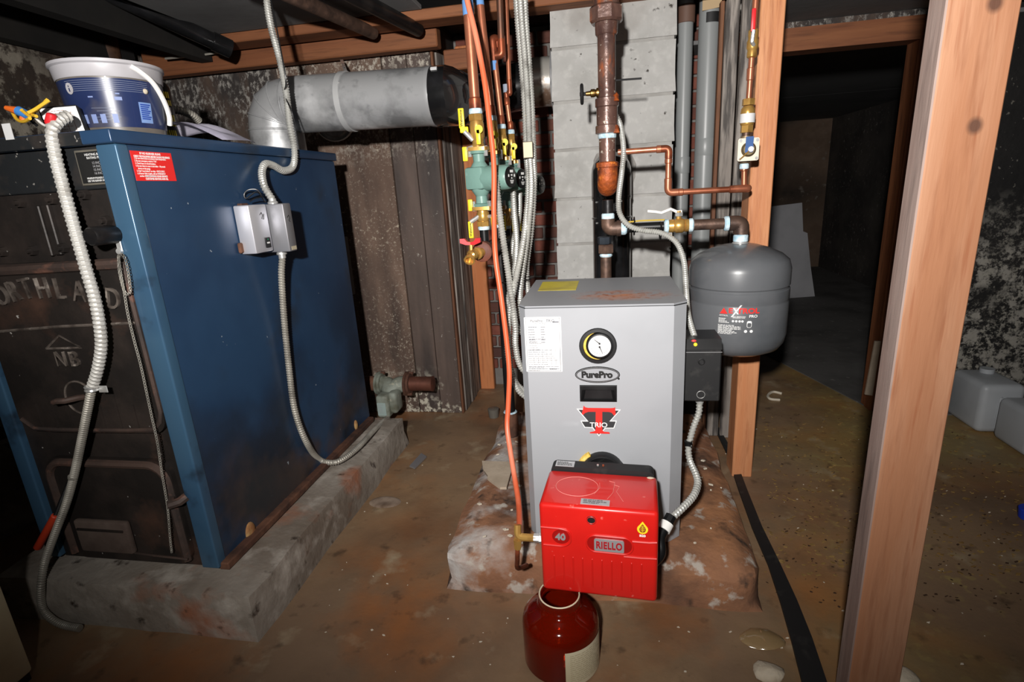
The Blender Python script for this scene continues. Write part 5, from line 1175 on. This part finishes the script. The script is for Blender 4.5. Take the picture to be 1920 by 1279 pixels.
# gauge
gc = NP(1121, 648); gc.y = NF
obj('gauge_opening', B().lathe(gc, (0, -1, 0), [(0, .042), (.003, .043), (.006, .041), (.007, .034), (.002, .033)], 36, cap=False), M_blackm, nb)
obj('gauge_gasket', B().cyl(gc + V((0, .004, 0)), gc - V((0, .001, 0)), .035, n=28), M_insul, nb)
g2 = gc + V((.004, -.001, .002))
ga = obj('gauge_body', B().lathe(g2, (0, -1, 0), [(0, .031), (.009, .031), (.012, .029), (.0125, .0262), (.010, .0255)], 32, cap=False), M_blackp, nb)
obj('gauge_dial', B().cyl(g2 + V((0, 0, 0)), g2 - V((0, .0105, 0)), .0265, n=32), M_glassw, ga, label='white gauge dial')
DM = frame(g2 - V((0, .0106, 0)), (1, 0, 0), (0, 0, 1))
def needle(cx, cz, dx, dz_):
    d = V((dx, dz_)).normalized(); n = V((-d.y, d.x)) * .0010; e = V((cx, cz)) + V((dx, dz_))
    return [(cx - n.x, cz - n.y), (cx + n.x, cz + n.y), (e.x + n.x * .3, e.y + n.y * .3), (e.x - n.x * .3, e.y - n.y * .3)]
for (cx, cz, dx, dz_) in ((.0, .006, -.012, .010), (.0, -.002, .007, -.016)):
    obj('needle', B().shape(DM, needle(cx, cz, dx, dz_), .0006), M_kpr, ga)
    obj('needle_hub', B().shape(DM, ell(.0022, .0022, 12, cx, cz), .001), M_kpr, ga)
b = B()
for k in range(9):
    t_ = math.radians(200 + 17 * k); b.shape(DM, [(.019 * math.cos(t_) - .0008, .018 * math.sin(t_) - .0006), (.019 * math.cos(t_) + .0012, .018 * math.sin(t_) - .0006), (.019 * math.cos(t_) + .0012, .018 * math.sin(t_) + .0006), (.019 * math.cos(t_) - .0008, .018 * math.sin(t_) + .0006)], .0003)
obj('dial_marks', b, M_gpr, ga)['kind'] = 'stuff'
# oval badge
bcn = NP(1120, 702); bw = (NP(1162, 702).x - NP(1078, 702).x) / 2; bh = (NP(1120, 687).z - NP(1120, 717).z) / 2
EM = frame((bcn.x, NF, bcn.z), (1, 0, 0), (0, 0, 1))
bd = obj('oval_badge', B().shape(EM, ell(bw, bh, 40), .003), M_blackp, nb)
obj('badge_ring', B().shape(EM @ MX.Translation((0, 0, .003)), ell(bw * .965, bh * .91, 40), .0004), M_silver, bd)
obj('badge_rim', B().shape(EM @ MX.Translation((0, 0, .0034)), ell(bw * .95, bh * .87, 40), .0003), M_kpr, bd)
obj('badge_field', B().shape(EM @ MX.Translation((0, 0, .0037)), ell(bw * .915, bh * .78, 40), .0003), mat('badge_grey', (150, 152, 156), .5), bd)
text('badge_lettering', 'PurePro', .0215, EM @ MX.Translation((-.001, .0, .004)), M_kpr, bd, .0013, .0002, sx=1.0)
obj('registered_mark', B().shape(frame(NP(1160, 710) + V((0, -.0004, 0)), (1, 0, 0), (0, 0, 1)), ell(.0025, .0025, 12), .001), M_kpr, bd)
# recessed handle
hx0, hx1 = NP(1087, 737).x, NP(1157, 737).x; hz1, hz0 = NP(1121, 722).z, NP(1121, 752).z
HM = NM
hd = obj('handle_frame', B().rings([[HM @ V(p) for p in q] for q in (
    [(hx0, hz0, 0), (hx1, hz0, 0), (hx1, hz1, 0), (hx0, hz1, 0)], [(hx0 + .001, hz0 + .001, .006), (hx1 - .001, hz0 + .001, .006), (hx1 - .001, hz1 - .001, .006), (hx0 + .001, hz1 - .001, .006)],
    [(hx0 + .004, hz0 + .004, .007), (hx1 - .004, hz0 + .004, .007), (hx1 - .006, hz1 - .010, .007), (hx0 + .006, hz1 - .010, .007)],
    [(hx0 + .010, hz0 + .006, .001), (hx1 - .010, hz0 + .006, .001), (hx1 - .014, hz1 - .012, .0006), (hx0 + .014, hz1 - .012, .0006)])], cap=True), M_blackp, nb, angle=20, label='black recessed handle')
# TRIO emblem: pixel outlines of the emblem taken to the boiler's front plane
def Q(*p): return [(960 + x / 4, 560 + y / 4) for x, y in p]
em_o = Q((485, 825), (540, 826), (760, 830), (816, 832), (742, 914), (786, 914), (766, 972), (700, 972), (652, 1031), (604, 969), (544, 966), (514, 914), (562, 914))
em_i = Q((498, 831), (540, 832), (760, 836), (802, 838), (730, 919), (778, 920), (761, 966), (696, 966), (652, 1020), (608, 963), (548, 960), (522, 920), (574, 920))
eo = nshape('emblem_plate', em_o, .0012, M_wpr)
nshape('emblem_field', em_i, .0003, mat('emblem_dark', (52, 52, 54), .5), eo, .0012)
nshape('emblem_letter', Q((538, 799), (548, 812), (570, 817), (740, 819), (766, 817), (773, 811), (777, 866), (764, 872), (748, 852), (728, 846), (677, 845), (677, 984), (690, 996), (726, 998), (733, 1003), (731, 1010), (585, 1006), (584, 999), (616, 993), (627, 982), (628, 845), (572, 845), (548, 854), (534, 868), (524, 862)), .0012, M_rpr, eo, .0016)
tc = NP(1122.5, 796)
text('emblem_lettering', 'TRIO', .0172, frame((tc.x, NF - .0030, tc.z), (1, 0, 0), (0, 0, 1)), M_wpr, eo, .0002, .0003, sx=1.08)
for i, (px, py) in enumerate(((1110, 800), (1116, 800))): pass
# burner opening: black round flange, insulation at its edge
oc = NP(1130, 883); orr = .052
obj('insulation', B().tube([V((oc.x - .006 + .05 * math.cos(t_), NF - .003, oc.z + .052 * math.sin(t_))) for t_ in [math.radians(118 + 9 * i) for i in range(13)]], .0085, 8), M_insul, nb, label='yellow insulation at the burner opening')
obj('burner_flange', B().lathe((oc.x, NY0 + .002, oc.z), (0, -1, 0), [(0, .053), (.016, .053), (.022, .050), (.023, .046), (.010, .042), (.009, .02)], 36), M_blackp, nb)
# control box on the right side
q0 = P(1292, 650, Y=1.285); 
CXA, CXB = NX1 + .001, P(1352, 700, Y=1.285).x; CZA, CZB = P(1330, 753, Y=1.285).z, P(1330, 655, Y=1.285).z
t = thing('boiler_control', 'black control box on the right side of grey boiler with lit lamp', 'control', ((CXA + CXB) / 2, 1.33, CZA))
obj('box_body', B().box((CXA, 1.285, CZA), (CXB, 1.385, CZB), .003), M_blackm, t)
obj('box_hood', B().prism([(CXA, 1.285, CZB - .001), (CXA, 1.298, CZB + .022), (CXA, 1.385, CZB + .022), (CXA, 1.385, CZB - .001)], (CXB - CXA - .0, 0, 0)), M_blackp, t)
obj('box_seam', B().box((CXA, 1.2845, CZB - .008), (CXB, 1.2855, CZB - .007)), M_gpr, t)
KM = frame((CXA, 1.2848, 0), (1, 0, 0), (0, 0, 1))
c = P(1315, 678, Y=1.285); obj('round_boss', B().lathe(c, (0, -1, 0), [(0, .0085), (.002, .0085), (.003, .007), (.001, .005), (.001, .001)], 18), M_blackm, t)
c = P(1314, 740, Y=1.285); obj('knockout_ring', B().tube([c + V((.0095 * math.cos(t_), -.0006, .0095 * math.sin(t_))) for t_ in [2 * PI * i / 24 for i in range(25)]], .0008, 5), M_steel, t)
c = P(1296, 697, Y=1.285); obj('screw_hole', B().cyl(c + V((0, .001, 0)), c - V((0, .0006, 0)), .002, n=8), M_kpr, t)
c = P(1304, 646, Y=1.288); obj('signal_lamp', B().sph(c + V((0, .0, 0)), .0042, 10, 8), mat('lamp_yellow', (255, 206, 40), .4, emit=1.6), t, label='lit yellow lamp')
c = P(1301, 639, Y=1.296); obj('signal_lamp', B().sph(c, (.006, .004, .003), 10, 8), mat('lamp_red', (220, 70, 70), .4, emit=.3), t, label='red lamp')
c = P(1313, 756, Y=1.31)
obj('connector', B().lathe(V((c.x, 1.32, CZA)), (0, 0, -1), [(0, .012), (.003, .014), (.008, .014), (.010, .010), (.016, .010)], 14), M_steel, t)
q = [V((c.x, 1.32, CZA - .012)), P(1310, 775, Y=1.31), P(1299, 805, Y=1.30), P(1291, 840, Y=1.28), P(1294, 865, Y=1.26), P(1305, 890, Y=1.22), P(1308, 908, Y=1.19), P(1300, 930, Y=1.15), P(1280, 952, Y=1.11), P(1258, 972, Y=1.08)]
cond(q, .0078, M_cond, 'bright steel conduit from black control down to red burner', .0085, .16)
c = P(1291, 832, Y=1.285); obj_ = solo('tape_wrap', B().cyl(c + V((.001, 0, -.008)), c + V((-.001, 0, .008)), .0098, n=12), M_blackp, 'black tape wrapped around the burner conduit', 'tape')
# ================================================================= the red burner
BZt, BZb = .383, .172
fl_, fr_ = V((-.140, .945, 0)), V((.096, .930, 0)); yaw = math.atan2(fr_.y - fl_.y, fr_.x - fl_.x); W_ = (fr_ - fl_).length
bo = (fl_ + fr_) / 2
bu = thing('oil_burner', 'bright red hooded oil burner on the front of grey boiler', 'burner', (bo.x, bo.y, BZb), None, yaw)
BW = WM[bu.name]                               # local: x right, y back, z up from the hood's lower edge
Hh = BZt - BZb
def bobj(name, b, m, parent=None, **k):
    b.bm.transform(BW); return obj(name, b, m, parent or bu, **k)
hood = bobj('hood', B().box((-W_ / 2, 0, 0), (W_ / 2, .14, Hh), .009, 3), M_hood)
bobj('back_plate', B().shape(frame((0, .168, 0), (1, 0, 0), (0, 0, 1)), rrect(-W_ / 2 + .004, .01, W_ / 2 - .006, Hh + .009, .012), .03), M_blackm)
bobj('plate_label', B().box((-W_ / 2 + .014, .139, Hh + .0085), (-W_ / 2 + .056, .163, Hh + .0100)), M_silver, label='silver rating label')
b = B(); b.lines(frame((0, 0, Hh + .0102), (1, 0, 0), (0, 1, 0)), -W_ / 2 + .017, -W_ / 2 + .054, .158, 3, .006, .0022, 4, .0002); q = bobj('plate_label_print', b, M_kpr); q['kind'] = 'stuff'
for x, m in ((-.010, M_steel), (.002, M_copperd)): bobj('plate_screw', B().cyl((x, .152, Hh + .006), (x, .152, Hh + .012), .0025, n=8), m)
bobj('blast_tube', B().cyl((oc.x - bo.x, .16, oc.z - BZb - .005), (oc.x - bo.x, .275, oc.z - BZb), .040, n=24), M_blackm)
BF = frame((0, -.0001, 0), (1, 0, 0), (0, 0, 1))
def uv(u, v): return (-W_ / 2 + u * W_, Hh * (1 - v))
def bshape(name, pts, h, m, parent=hood, z=0, **k):
    M0 = BW @ BF; return obj(name, B().shape(M0, pts, h, z), m, parent, **k)
def bline(name, pts, r, m, parent=hood, n=6):
    return bobj(name, B().tube([V((uv(p[0], p[1])[0], -.0006, uv(p[0], p[1])[1])) for p in pts], r, n), m, parent)
# moulded ridges; pockets are flat shapes in shade-darkened red
M_rib = M_hood
bline('moulded_ridge', elbow([V((.012, .255, 0)), V((.20, .255, 0)), V((.272, .285, 0)), V((.272, .40, 0)), V((.215, .452, 0)), V((.03, .452, 0))], .06), .0024, M_rib)
bline('moulded_ridge', [(.79, .325), (.93, .322), (.99, .312)], .0024, M_rib); bline('moulded_ridge', [(.72, .50), (.86, .50), (.99, .49)], .0024, M_rib)
bshape('badge_pocket', [uv(.185 + .076 * math.cos(t_), .348 + .078 * math.sin(t_)) for t_ in [2 * PI * i / 28 for i in range(28)]][::-1], .0008, M_hoodd)
pk = [(x, z) for x, z in rrect(uv(.405, 0)[0], uv(0, .475)[1], uv(.795, 0)[0], uv(0, .295)[1], .0185, 8)]
bshape('badge_pocket', pk, .0008, M_hoodd)
bobj('pocket_rim', B().tube([V((x, -.001, z)) for x, z in pk] + [V((pk[0][0], -.001, pk[0][1]))], .0022, 6), M_rib, hood)
rp0, rp1 = uv(.472, .458), uv(.722, .328)
pr_ = bshape('name_badge', rrect(rp0[0], rp0[1], rp1[0], rp1[1], .003), .003, M_silver)
M1 = BW @ frame(((rp0[0] + rp1[0]) / 2, -.0033, (rp0[1] + rp1[1]) / 2), (1, 0, 0), (0, 0, 1))
text('badge_lettering', 'RIELLO', .0225, M1, mat('deep_red_print', (158, 26, 34), .5), pr_, .0008, .0004, sx=.68, space=1.1)
x_, z_ = uv(.183, .348)
text('model_number', '40', .0190, BW @ frame((x_, -.0010, z_), (1, 0, 0), (0, 0, 1)), M_silver, hood, .0007, .0012, sx=1.1, label='silver number 40')
# leaf emblem
lx, lz = uv(.872, .175)
drop = [(0, .0155)] + [(.0105 * math.cos(t_), -.002 + .0105 * math.sin(t_)) for t_ in [math.radians(48 - 12 * i) for i in range(24)]]
dr1 = bshape('leaf_emblem', [(lx + x, lz + z) for x, z in drop], .0006, M_yel, label='yellow drop emblem with a leaf')
bshape('leaf', [(lx, lz + .010), (lx + .0042, lz + .004), (lx + .0066, lz - .002), (lx + .0048, lz - .0075), (lx, lz - .0095), (lx - .0048, lz - .0075), (lx - .0066, lz - .002), (lx - .0042, lz + .004)], .0003, mat('leaf_brown', (140, 74, 30), .5), dr1, .0006)
b = B(); b.shape(BW @ BF, [(lx - .0004, lz - .0085), (lx + .0004, lz - .0085), (lx + .0003, lz + .007), (lx - .0003, lz + .007)], .0002, .0009)
for k in range(3):
    for s in (-1, 1):
        zz = lz - .006 + .004 * k; b.shape(BW @ BF, [(lx, zz), (lx + s * .0042, zz + .0034), (lx + s * .0042, zz + .0042), (lx, zz + .0010)], .0002, .0009)
obj('leaf_veins', b, M_yel, dr1)['kind'] = 'stuff'
x_, z_ = uv(.872, .255)
text('emblem_lettering', 'B20', .0064, BW @ frame((x_, -.0004, z_), (1, 0, 0), (0, 0, 1)), M_wpr, hood, .0003, .0002, sx=1.2)
x_, z_ = uv(.45, .135)
bobj('screw_hole', B().lathe((x_, .003, z_), (0, -1, 0), [(0, .0075), (.0036, .0078), (.0044, .0092), (.0036, .0100)], 20), M_kpr, hood)
bobj('hole_rim', B().tube([V((x_ + .0088 * math.cos(t_), -.0006, z_ + .0078 * math.sin(t_))) for t_ in [2 * PI * i / 24 for i in range(25)]], .0011, 6), M_rib, hood)
for k in range(10):
    u = .12 + k * .083; bobj('cooling_rib', B().box((uv(u, 0)[0] - .0018, -.0016, uv(0, .90)[1]), (uv(u, 0)[0] + .0018, .002, uv(0, .565)[1]), .0014, 1), M_rib, hood)
bobj('hood_label', B().box((uv(.355, 0)[0], .010, Hh), (uv(.60, 0)[0], .030, Hh + .0006)), M_silver, hood, label='silver warning label')
b = B(); b.lines(frame((0, 0, Hh + .0007), (1, 0, 0), (0, 1, 0)), uv(.375, 0)[0], uv(.59, 0)[0], .027, 3, .0052, .0016, 12, .0002); bobj('hood_label_print', b, M_kpr, hood)['kind'] = 'stuff'
SCm = mat('faint_scratch', (226, 150, 142), .5)
bobj('scratch_ring', B().tube([V((-.048 + .045 * math.cos(t_), .075 + .038 * math.sin(t_), Hh + .0002)) for t_ in [2 * PI * i / 36 for i in range(37)]], .0005, 4), SCm, hood, label='faint scratched ring')
for q_ in (((.018, .035), (.028, .06), (.03, .10), (.018, .105)), ((.05, .03), (.035, .065), (.04, .085), (.03, .09)), ((-.01, .05), (.0, .075), (-.002, .095))):
    bobj('scratch', B().tube([V((x, y, Hh + .0002)) for x, y in q_], .0004, 4), SCm, hood)
bobj('plaster_speck', B().sph((W_ / 2 - .014, .128, Hh + .001), (.008, .004, .002), 8, 6), M_plaster)
# oil line fitting, left
t = thing('oil_fitting', 'brass elbow and steel fitting at the left of the red burner', 'fitting', (-.19, 1.0, .22))
fz = P(990, 1008, Y=1.0).z
xr = fl_.x + .008
obj('steel_nut', B().lathe((xr, 1.0, fz), (-1, 0, 0), [(0, .010), (.008, .010), (.009, .0115), (.018, .0115), (.019, .0095), (.03, .0095)], 6), M_steel, t)
ex = P(970, 1000, Y=1.0).x
obj('brass_elbow', B().tube(elbow([V((xr - .025, 1.0, fz)), V((ex, 1.0, fz)), V((ex, 1.01, fz + .024))], .012), .0085, 10), M_brass, t)
obj('flare_nut', B().cyl((ex, 1.0, fz - .006), (ex - .001, 1.0, fz - .03), .010, .008, 6), M_brass, t)
obj('copper_tail', B().tube(spline([V((ex - .001, 1.0, fz - .02)), V((ex - .004, 1.0, fz - .06)), V((ex - .006, 1.01, fz - .09)), V((ex + .01, 1.04, fz - .105))], 6), .0055, 8), M_copperd, t)
t = thing('conduit_elbow', 'black and white liquid tight conduit elbow right of the red burner', 'fitting', (.13, 1.05, .2))
a, c = P(1256, 972, Y=1.078), P(1240, 1002, Y=1.05)
obj('black_nut', B().cyl(a + (a - c) * .15, a.lerp(c, .3), .0125, n=8), M_blackp, t)
obj('white_ring', B().cyl(a.lerp(c, .3), a.lerp(c, .75), .0145, n=14), M_white, t, label='white ring')
e = P(1238, 1045, Y=1.02); e2 = V((fr_.x - .004, 1.0, e.z))
obj('black_elbow', B().tube(elbow([a.lerp(c, .75), c + (c - a) * .2, P(1240, 1040, Y=1.02), e2], .02), .0115, 12), M_blackp, t)
# ================================================================= right hand side
t = thing('grey_jug', 'grey plastic jug against the black wall, left of two', 'jug', (1.33, 2.1, 0))
def jugm(name, x0, x1, y0, y1, h, t):
    return obj(name, B().box((x0, y0, .001), (x1, y1, h), .022, 3), M_canis, t)
ja = P(1802, 790, Z=0.0); 
jugm('jug_body', 1.385, 1.53, 2.13, 2.33, .195, t)
obj('jug_cap', B().cyl((1.48, 2.28, .19), (1.48, 2.28, .212), .024, n=16), M_canis, t)
obj('grip_groove', B().box((1.44, 2.126, .02), (1.455, 2.134, .15), .006, 2), M_canis, t)
t = thing('grey_jug', 'grey plastic jug with a label, right of two at picture edge', 'jug', (1.5, 2.0, 0))
jugm('jug_body', 1.42, 1.74, 1.93, 2.105, .165, t)
obj('jug_cap', B().cyl((1.62, 2.02, .16), (1.62, 2.02, .185), .026, n=16), M_canis, t)
lb_ = obj('jug_label', B().shape(frame((1.505, 1.929, .11), (1, 0, 0), (0, 0, 1)), rrect(-.035, -.035, .045, .04, .004), .001), M_label, t)
obj('label_print', B().lines(frame((1.505, 1.9278, .11), (1, 0, 0), (0, 0, 1)), -.025, .035, .025, 5, .010, .004, 6), M_gpr, lb_)['kind'] = 'stuff'
obj('label_patch', B().shape(frame((1.505, 1.9278, .075), (1, 0, 0), (0, 0, 1)), [(-.03, -.004), (.04, -.004), (.04, .006), (-.03, .006)], .0006), mat('lime_print', (150, 160, 60), .6), lb_)
solo('leaning_board', B().prism([P(1440, 566, Y=4.6), P(1528, 557, Y=4.7), P(1520, 500, Y=4.72), P(1514, 437, Y=4.74), P(1506, 434, Y=4.74), P(1504, 380, Y=4.76), P(1440, 388, Y=4.7)], (0, .02, 0)), M_board, 'grey board with a notched edge leaning in the dark far room', 'board')
a, c = P(1633, 742, Z=.0), P(1648, 640, Y=2.6)
solo('white_strip', B().prism([P(1622, 740, Y=2.325), P(1636, 742, Y=2.325), P(1652, 640, Y=2.325), P(1641, 640, Y=2.325)], (0, .008, 0)), M_dw, 'short whitish strip at the foot of the dark door jamb', 'strip')
c = P(1918, 966, Z=.012)
solo('blue_cup', B().lathe((c.x + .02, c.y, 0.001), (0, 0, 1), [(0, .024), (.002, .027), (.03, .03), (.032, .028)], 18), mat('blue_plastic', (30, 60, 190), .4), 'blue plastic cap on floor at right picture edge', 'cap')
b = B()
rr = random.Random(5)
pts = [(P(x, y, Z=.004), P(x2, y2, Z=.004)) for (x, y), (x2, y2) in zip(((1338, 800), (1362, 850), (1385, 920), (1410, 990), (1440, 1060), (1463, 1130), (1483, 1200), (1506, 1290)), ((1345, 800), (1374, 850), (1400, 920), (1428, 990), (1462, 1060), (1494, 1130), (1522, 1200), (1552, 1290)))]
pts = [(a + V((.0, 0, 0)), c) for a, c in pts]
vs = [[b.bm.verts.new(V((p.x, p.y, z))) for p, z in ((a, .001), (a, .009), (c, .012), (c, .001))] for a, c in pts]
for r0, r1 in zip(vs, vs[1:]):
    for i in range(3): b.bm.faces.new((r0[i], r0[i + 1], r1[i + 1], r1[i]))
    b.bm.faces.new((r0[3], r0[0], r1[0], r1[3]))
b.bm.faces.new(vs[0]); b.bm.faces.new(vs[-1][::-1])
solo('dark_strip', b, M_blackm, 'black flat strip lying on floor right of the stained pad', 'strip')  # flat black strip along the pad's right side, widening toward the front
# ================================================================= red jug, cream cabinet, bits on the floor
JX, JY = P(1052, 1200, Y=.945).x, .945
t = thing('red_jug', 'translucent red plastic jug with cream label under the burner', 'jug', (JX, JY, 0))
jp = [(.001, .001), (.001, .074), (.008, .082), (.10, .0825), (.115, .079), (.128, .067), (.137, .052), (.142, .046), (.146, .044), (.148, .046), (.150, .044), (.160, .0425), (.161, .045), (.166, .045), (.166, .040), (.145, .039), (.128, .060), (.11, .075), (.01, .077), (.006, .001)]
obj('jug_body', B().lathe((JX, JY, 0), (0, 0, 1), jp, 48, cap=False), M_jug, t)
obj('jug_lip', B().tube([V((JX + .0425 * math.cos(t_), JY + .0425 * math.sin(t_), .1665)) for t_ in [2 * PI * i / 32 for i in range(33)]], .0016, 6), M_labelc, t)
fa = math.atan2(-JY, -JX)
b = B(); n = 12; rows = [[V((JX + .0832 * math.cos(fa + .08 + 1.35 * i / n), JY + .0832 * math.sin(fa + .08 + 1.35 * i / n), z)) for i in range(n + 1)] for z in (.004, .092)]
vs = [[b.bm.verts.new(p) for p in r] for r in rows]
for i in range(n): b.bm.faces.new((vs[0][i], vs[0][i + 1], vs[1][i + 1], vs[1][i]))
lbj = obj('jug_label', b, M_labelc, t, label='cream paper label')
b = B(); rr = random.Random(9)
for k in range(14):
    z = .082 - k * .0052; u = .2
    while u < 1.2 - .3 * rr.random():
        e = u + .05 + .12 * rr.random()
        b.bm.faces.new([b.bm.verts.new((JX + .0836 * math.cos(fa + w_), JY + .0836 * math.sin(fa + w_), zz)) for w_, zz in ((u, z), (e, z), (e, z + .0016), (u, z + .0016))]); u = e + .03
obj('label_print', b, mat('tan_label_print', (170, 158, 128), .6), lbj)['kind'] = 'stuff'
c = P(69, 1269, Z=0)
t = thing('cream_cabinet', 'cream enamelled cabinet corner at lower left of the picture', 'cabinet', (c.x - .25, c.y - .35, 0))
obj('cabinet_body', B().box((c.x - .5, c.y - .7, .02), (c.x, c.y, .80), .008, 2), M_cream, t)
obj('cabinet_base', B().box((c.x - .48, c.y - .68, .001), (c.x - .006, c.y - .006, .022)), M_blackm, t)
obj('cabinet_top', B().box((c.x - .505, c.y - .705, .80), (c.x + .005, c.y + .005, .825), .006, 2), M_cream, t)
# flat broken piece of plasterboard on the pad
pz = .128
pts = [P(x, y, Z=pz) for x, y in ((904, 868), (960, 870), (958, 890), (950, 918), (938, 918), (924, 908), (914, 900), (915, 896), (906, 884))]
solo('plasterboard_scrap', B().prism(pts, (0, 0, .008)), M_dw, 'broken scrap of tan plasterboard lying on the stained pad', 'scrap')
c0, c1 = P(770, 874, Z=.0), P(798, 856, Z=.0)
pts = [P(768, 876, Z=.004), P(778, 880, Z=.004), P(800, 858, Z=.004), P(790, 852, Z=.004)]
solo('metal_scrap', B().prism(pts, (0, 0, .006)), M_gsheet, 'small bluish metal scrap on the floor between the boilers', 'scrap')
c = P(722, 942, Z=0)
solo('plaster_patch', B().lathe((c.x, c.y, 0.0005), (0, 0, 1), [(0, .056), (.003, .05), (.0045, .04), (.003, .02), (.0025, .001)], 24, sx=.62), mat('dried_plaster', (150, 132, 116), .9, 0, [ly((104, 84, 68), 14, .42, .66, d=7)], (30, .6)), 'dried round plaster patch on the brown floor', 'patch')
for px, py, r, l in ((1440, 1266, .026, 'pale plaster lump on floor at bottom of the picture'), (1694, 1274, .024, 'yellowish lump on floor beside the foreground post')):
    c = P(px, py, Z=.006); bb_ = B(); bb_.sph((c.x, c.y, r * .5), (r * 1.2, r * .9, r * .5), 14, 9)
    for v in bb_.bm.verts: v.co += NZ.noise_vector(v.co * 40) * .006
    solo('plaster_lump', bb_, M_plaster, l, 'lump')
c = P(1430, 1198, Z=.008)
bb_ = B(); bb_.sph((c.x, c.y, .006), (.05, .032, .007), 16, 8)
for v in bb_.bm.verts: v.co += NZ.noise_vector(v.co * 25) * .008
solo('plastic_wrap', bb_, mat('clear_wrap', (140, 116, 82), .08, coat=1.0), 'crumpled shiny clear plastic at the front right pad corner', 'plastic')
c = P(1448, 742, Z=.004)
solo('curled_peel', B().tube(spline([P(1466, 738, Z=.006), P(1450, 735, Z=.008), P(1440, 741, Z=.008), P(1444, 748, Z=.008), P(1462, 750, Z=.005)], 5), .006, 6), M_flake, 'curled pale paint peel on the floor right of the orange post', 'peel')
c = P(926, 782, Z=.0)
solo('clear_cup', B().lathe((c.x, c.y, .001), (0, 0, 1), [(0, .022), (.04, .026), (.041, .024)], 14), mat('cloudy_cup', (120, 116, 108), .4, trans=.3), 'small cloudy cup on the floor by the rear wall corner', 'cup')
def litter(name, m, label, cat, n, region, s0, s1, seed, zt=.0008):
    rr = random.Random(seed); b = B()
    for _ in range(n):
        px, py = rr.uniform(region[0], region[2]), rr.uniform(region[1], region[3])
        p = P(px, py, Z=0); s = rr.uniform(s0, s1); a_ = rr.uniform(0, 6.3); k = rr.choice((3, 4, 4, 5)); asp = rr.uniform(.3, .8)
        if any(x0 < p.x < x1 and y0 < p.y < y1 for x0, x1, y0, y1 in ((-1.6, -.8, .85, 2), (-.45, .39, 1.08, 2.1), (1.33, 1.75, 1.9, 2.35), (.43, .53, .86, .92), (-2.0, -1.25, -.2, .78))) or p.y > 2.3 or p.x < -1.9: continue
        q = [(math.cos(a_ + 2 * PI * j / k + rr.uniform(-.4, .4)) * s, math.sin(a_ + 2 * PI * j / k) * s * asp) for j in range(k)]
        ti = rr.uniform(-.5, .5)
        lo_z = min(x * ti for x, y in q)
        b.prism([V((p.x + x, p.y + y, .0004 + x * ti - lo_z)) for x, y in q], (0, 0, rr.uniform(zt, zt * 3)))
    o = solo(name, b, m, label, cat); o['kind'] = 'stuff'; return o
litter('wood_chip_litter', M_chip, 'yellow brown wood chips scattered over the right hand floor', 'litter', 900, (1430, 690, 1920, 1080), .002, .008, 11)
litter('dark_litter', mat('dark_bits', (62, 42, 26), .9), 'dark brown bits scattered over the right hand floor', 'litter', 420, (1420, 690, 1920, 1150), .001, .0045, 12)
litter('paint_flake_litter', M_flake, 'pale paint flakes scattered over the brown floor', 'litter', 150, (560, 800, 1920, 1279), .001, .0042, 13)
b = B(); rr = random.Random(21)
for _ in range(70):
    x, y = rr.uniform(-.39, .33), rr.uniform(1.16, 1.95)
    if -.22 < x < .2 and y > 1.19: continue
    s = rr.uniform(.002, .008); b.prism([V((x + math.cos(2 * PI * j / 4 + s * 900) * s, y + math.sin(2 * PI * j / 4) * s * .6, .121)) for j in range(4)], (0, 0, .004))
o = solo('plaster_crumbs', b, M_flake, 'pale plaster crumbs lying on the stained pad', 'crumbs'); o['kind'] = 'stuff'
for o in list(C.objects):
    if o.name.split('.')[0] in ('label_print', 'table_rows', 'label_lines', 'diagram_lines', 'can_print', 'can_band', 'label_icons', 'info_mark'): o['kind'] = 'stuff'
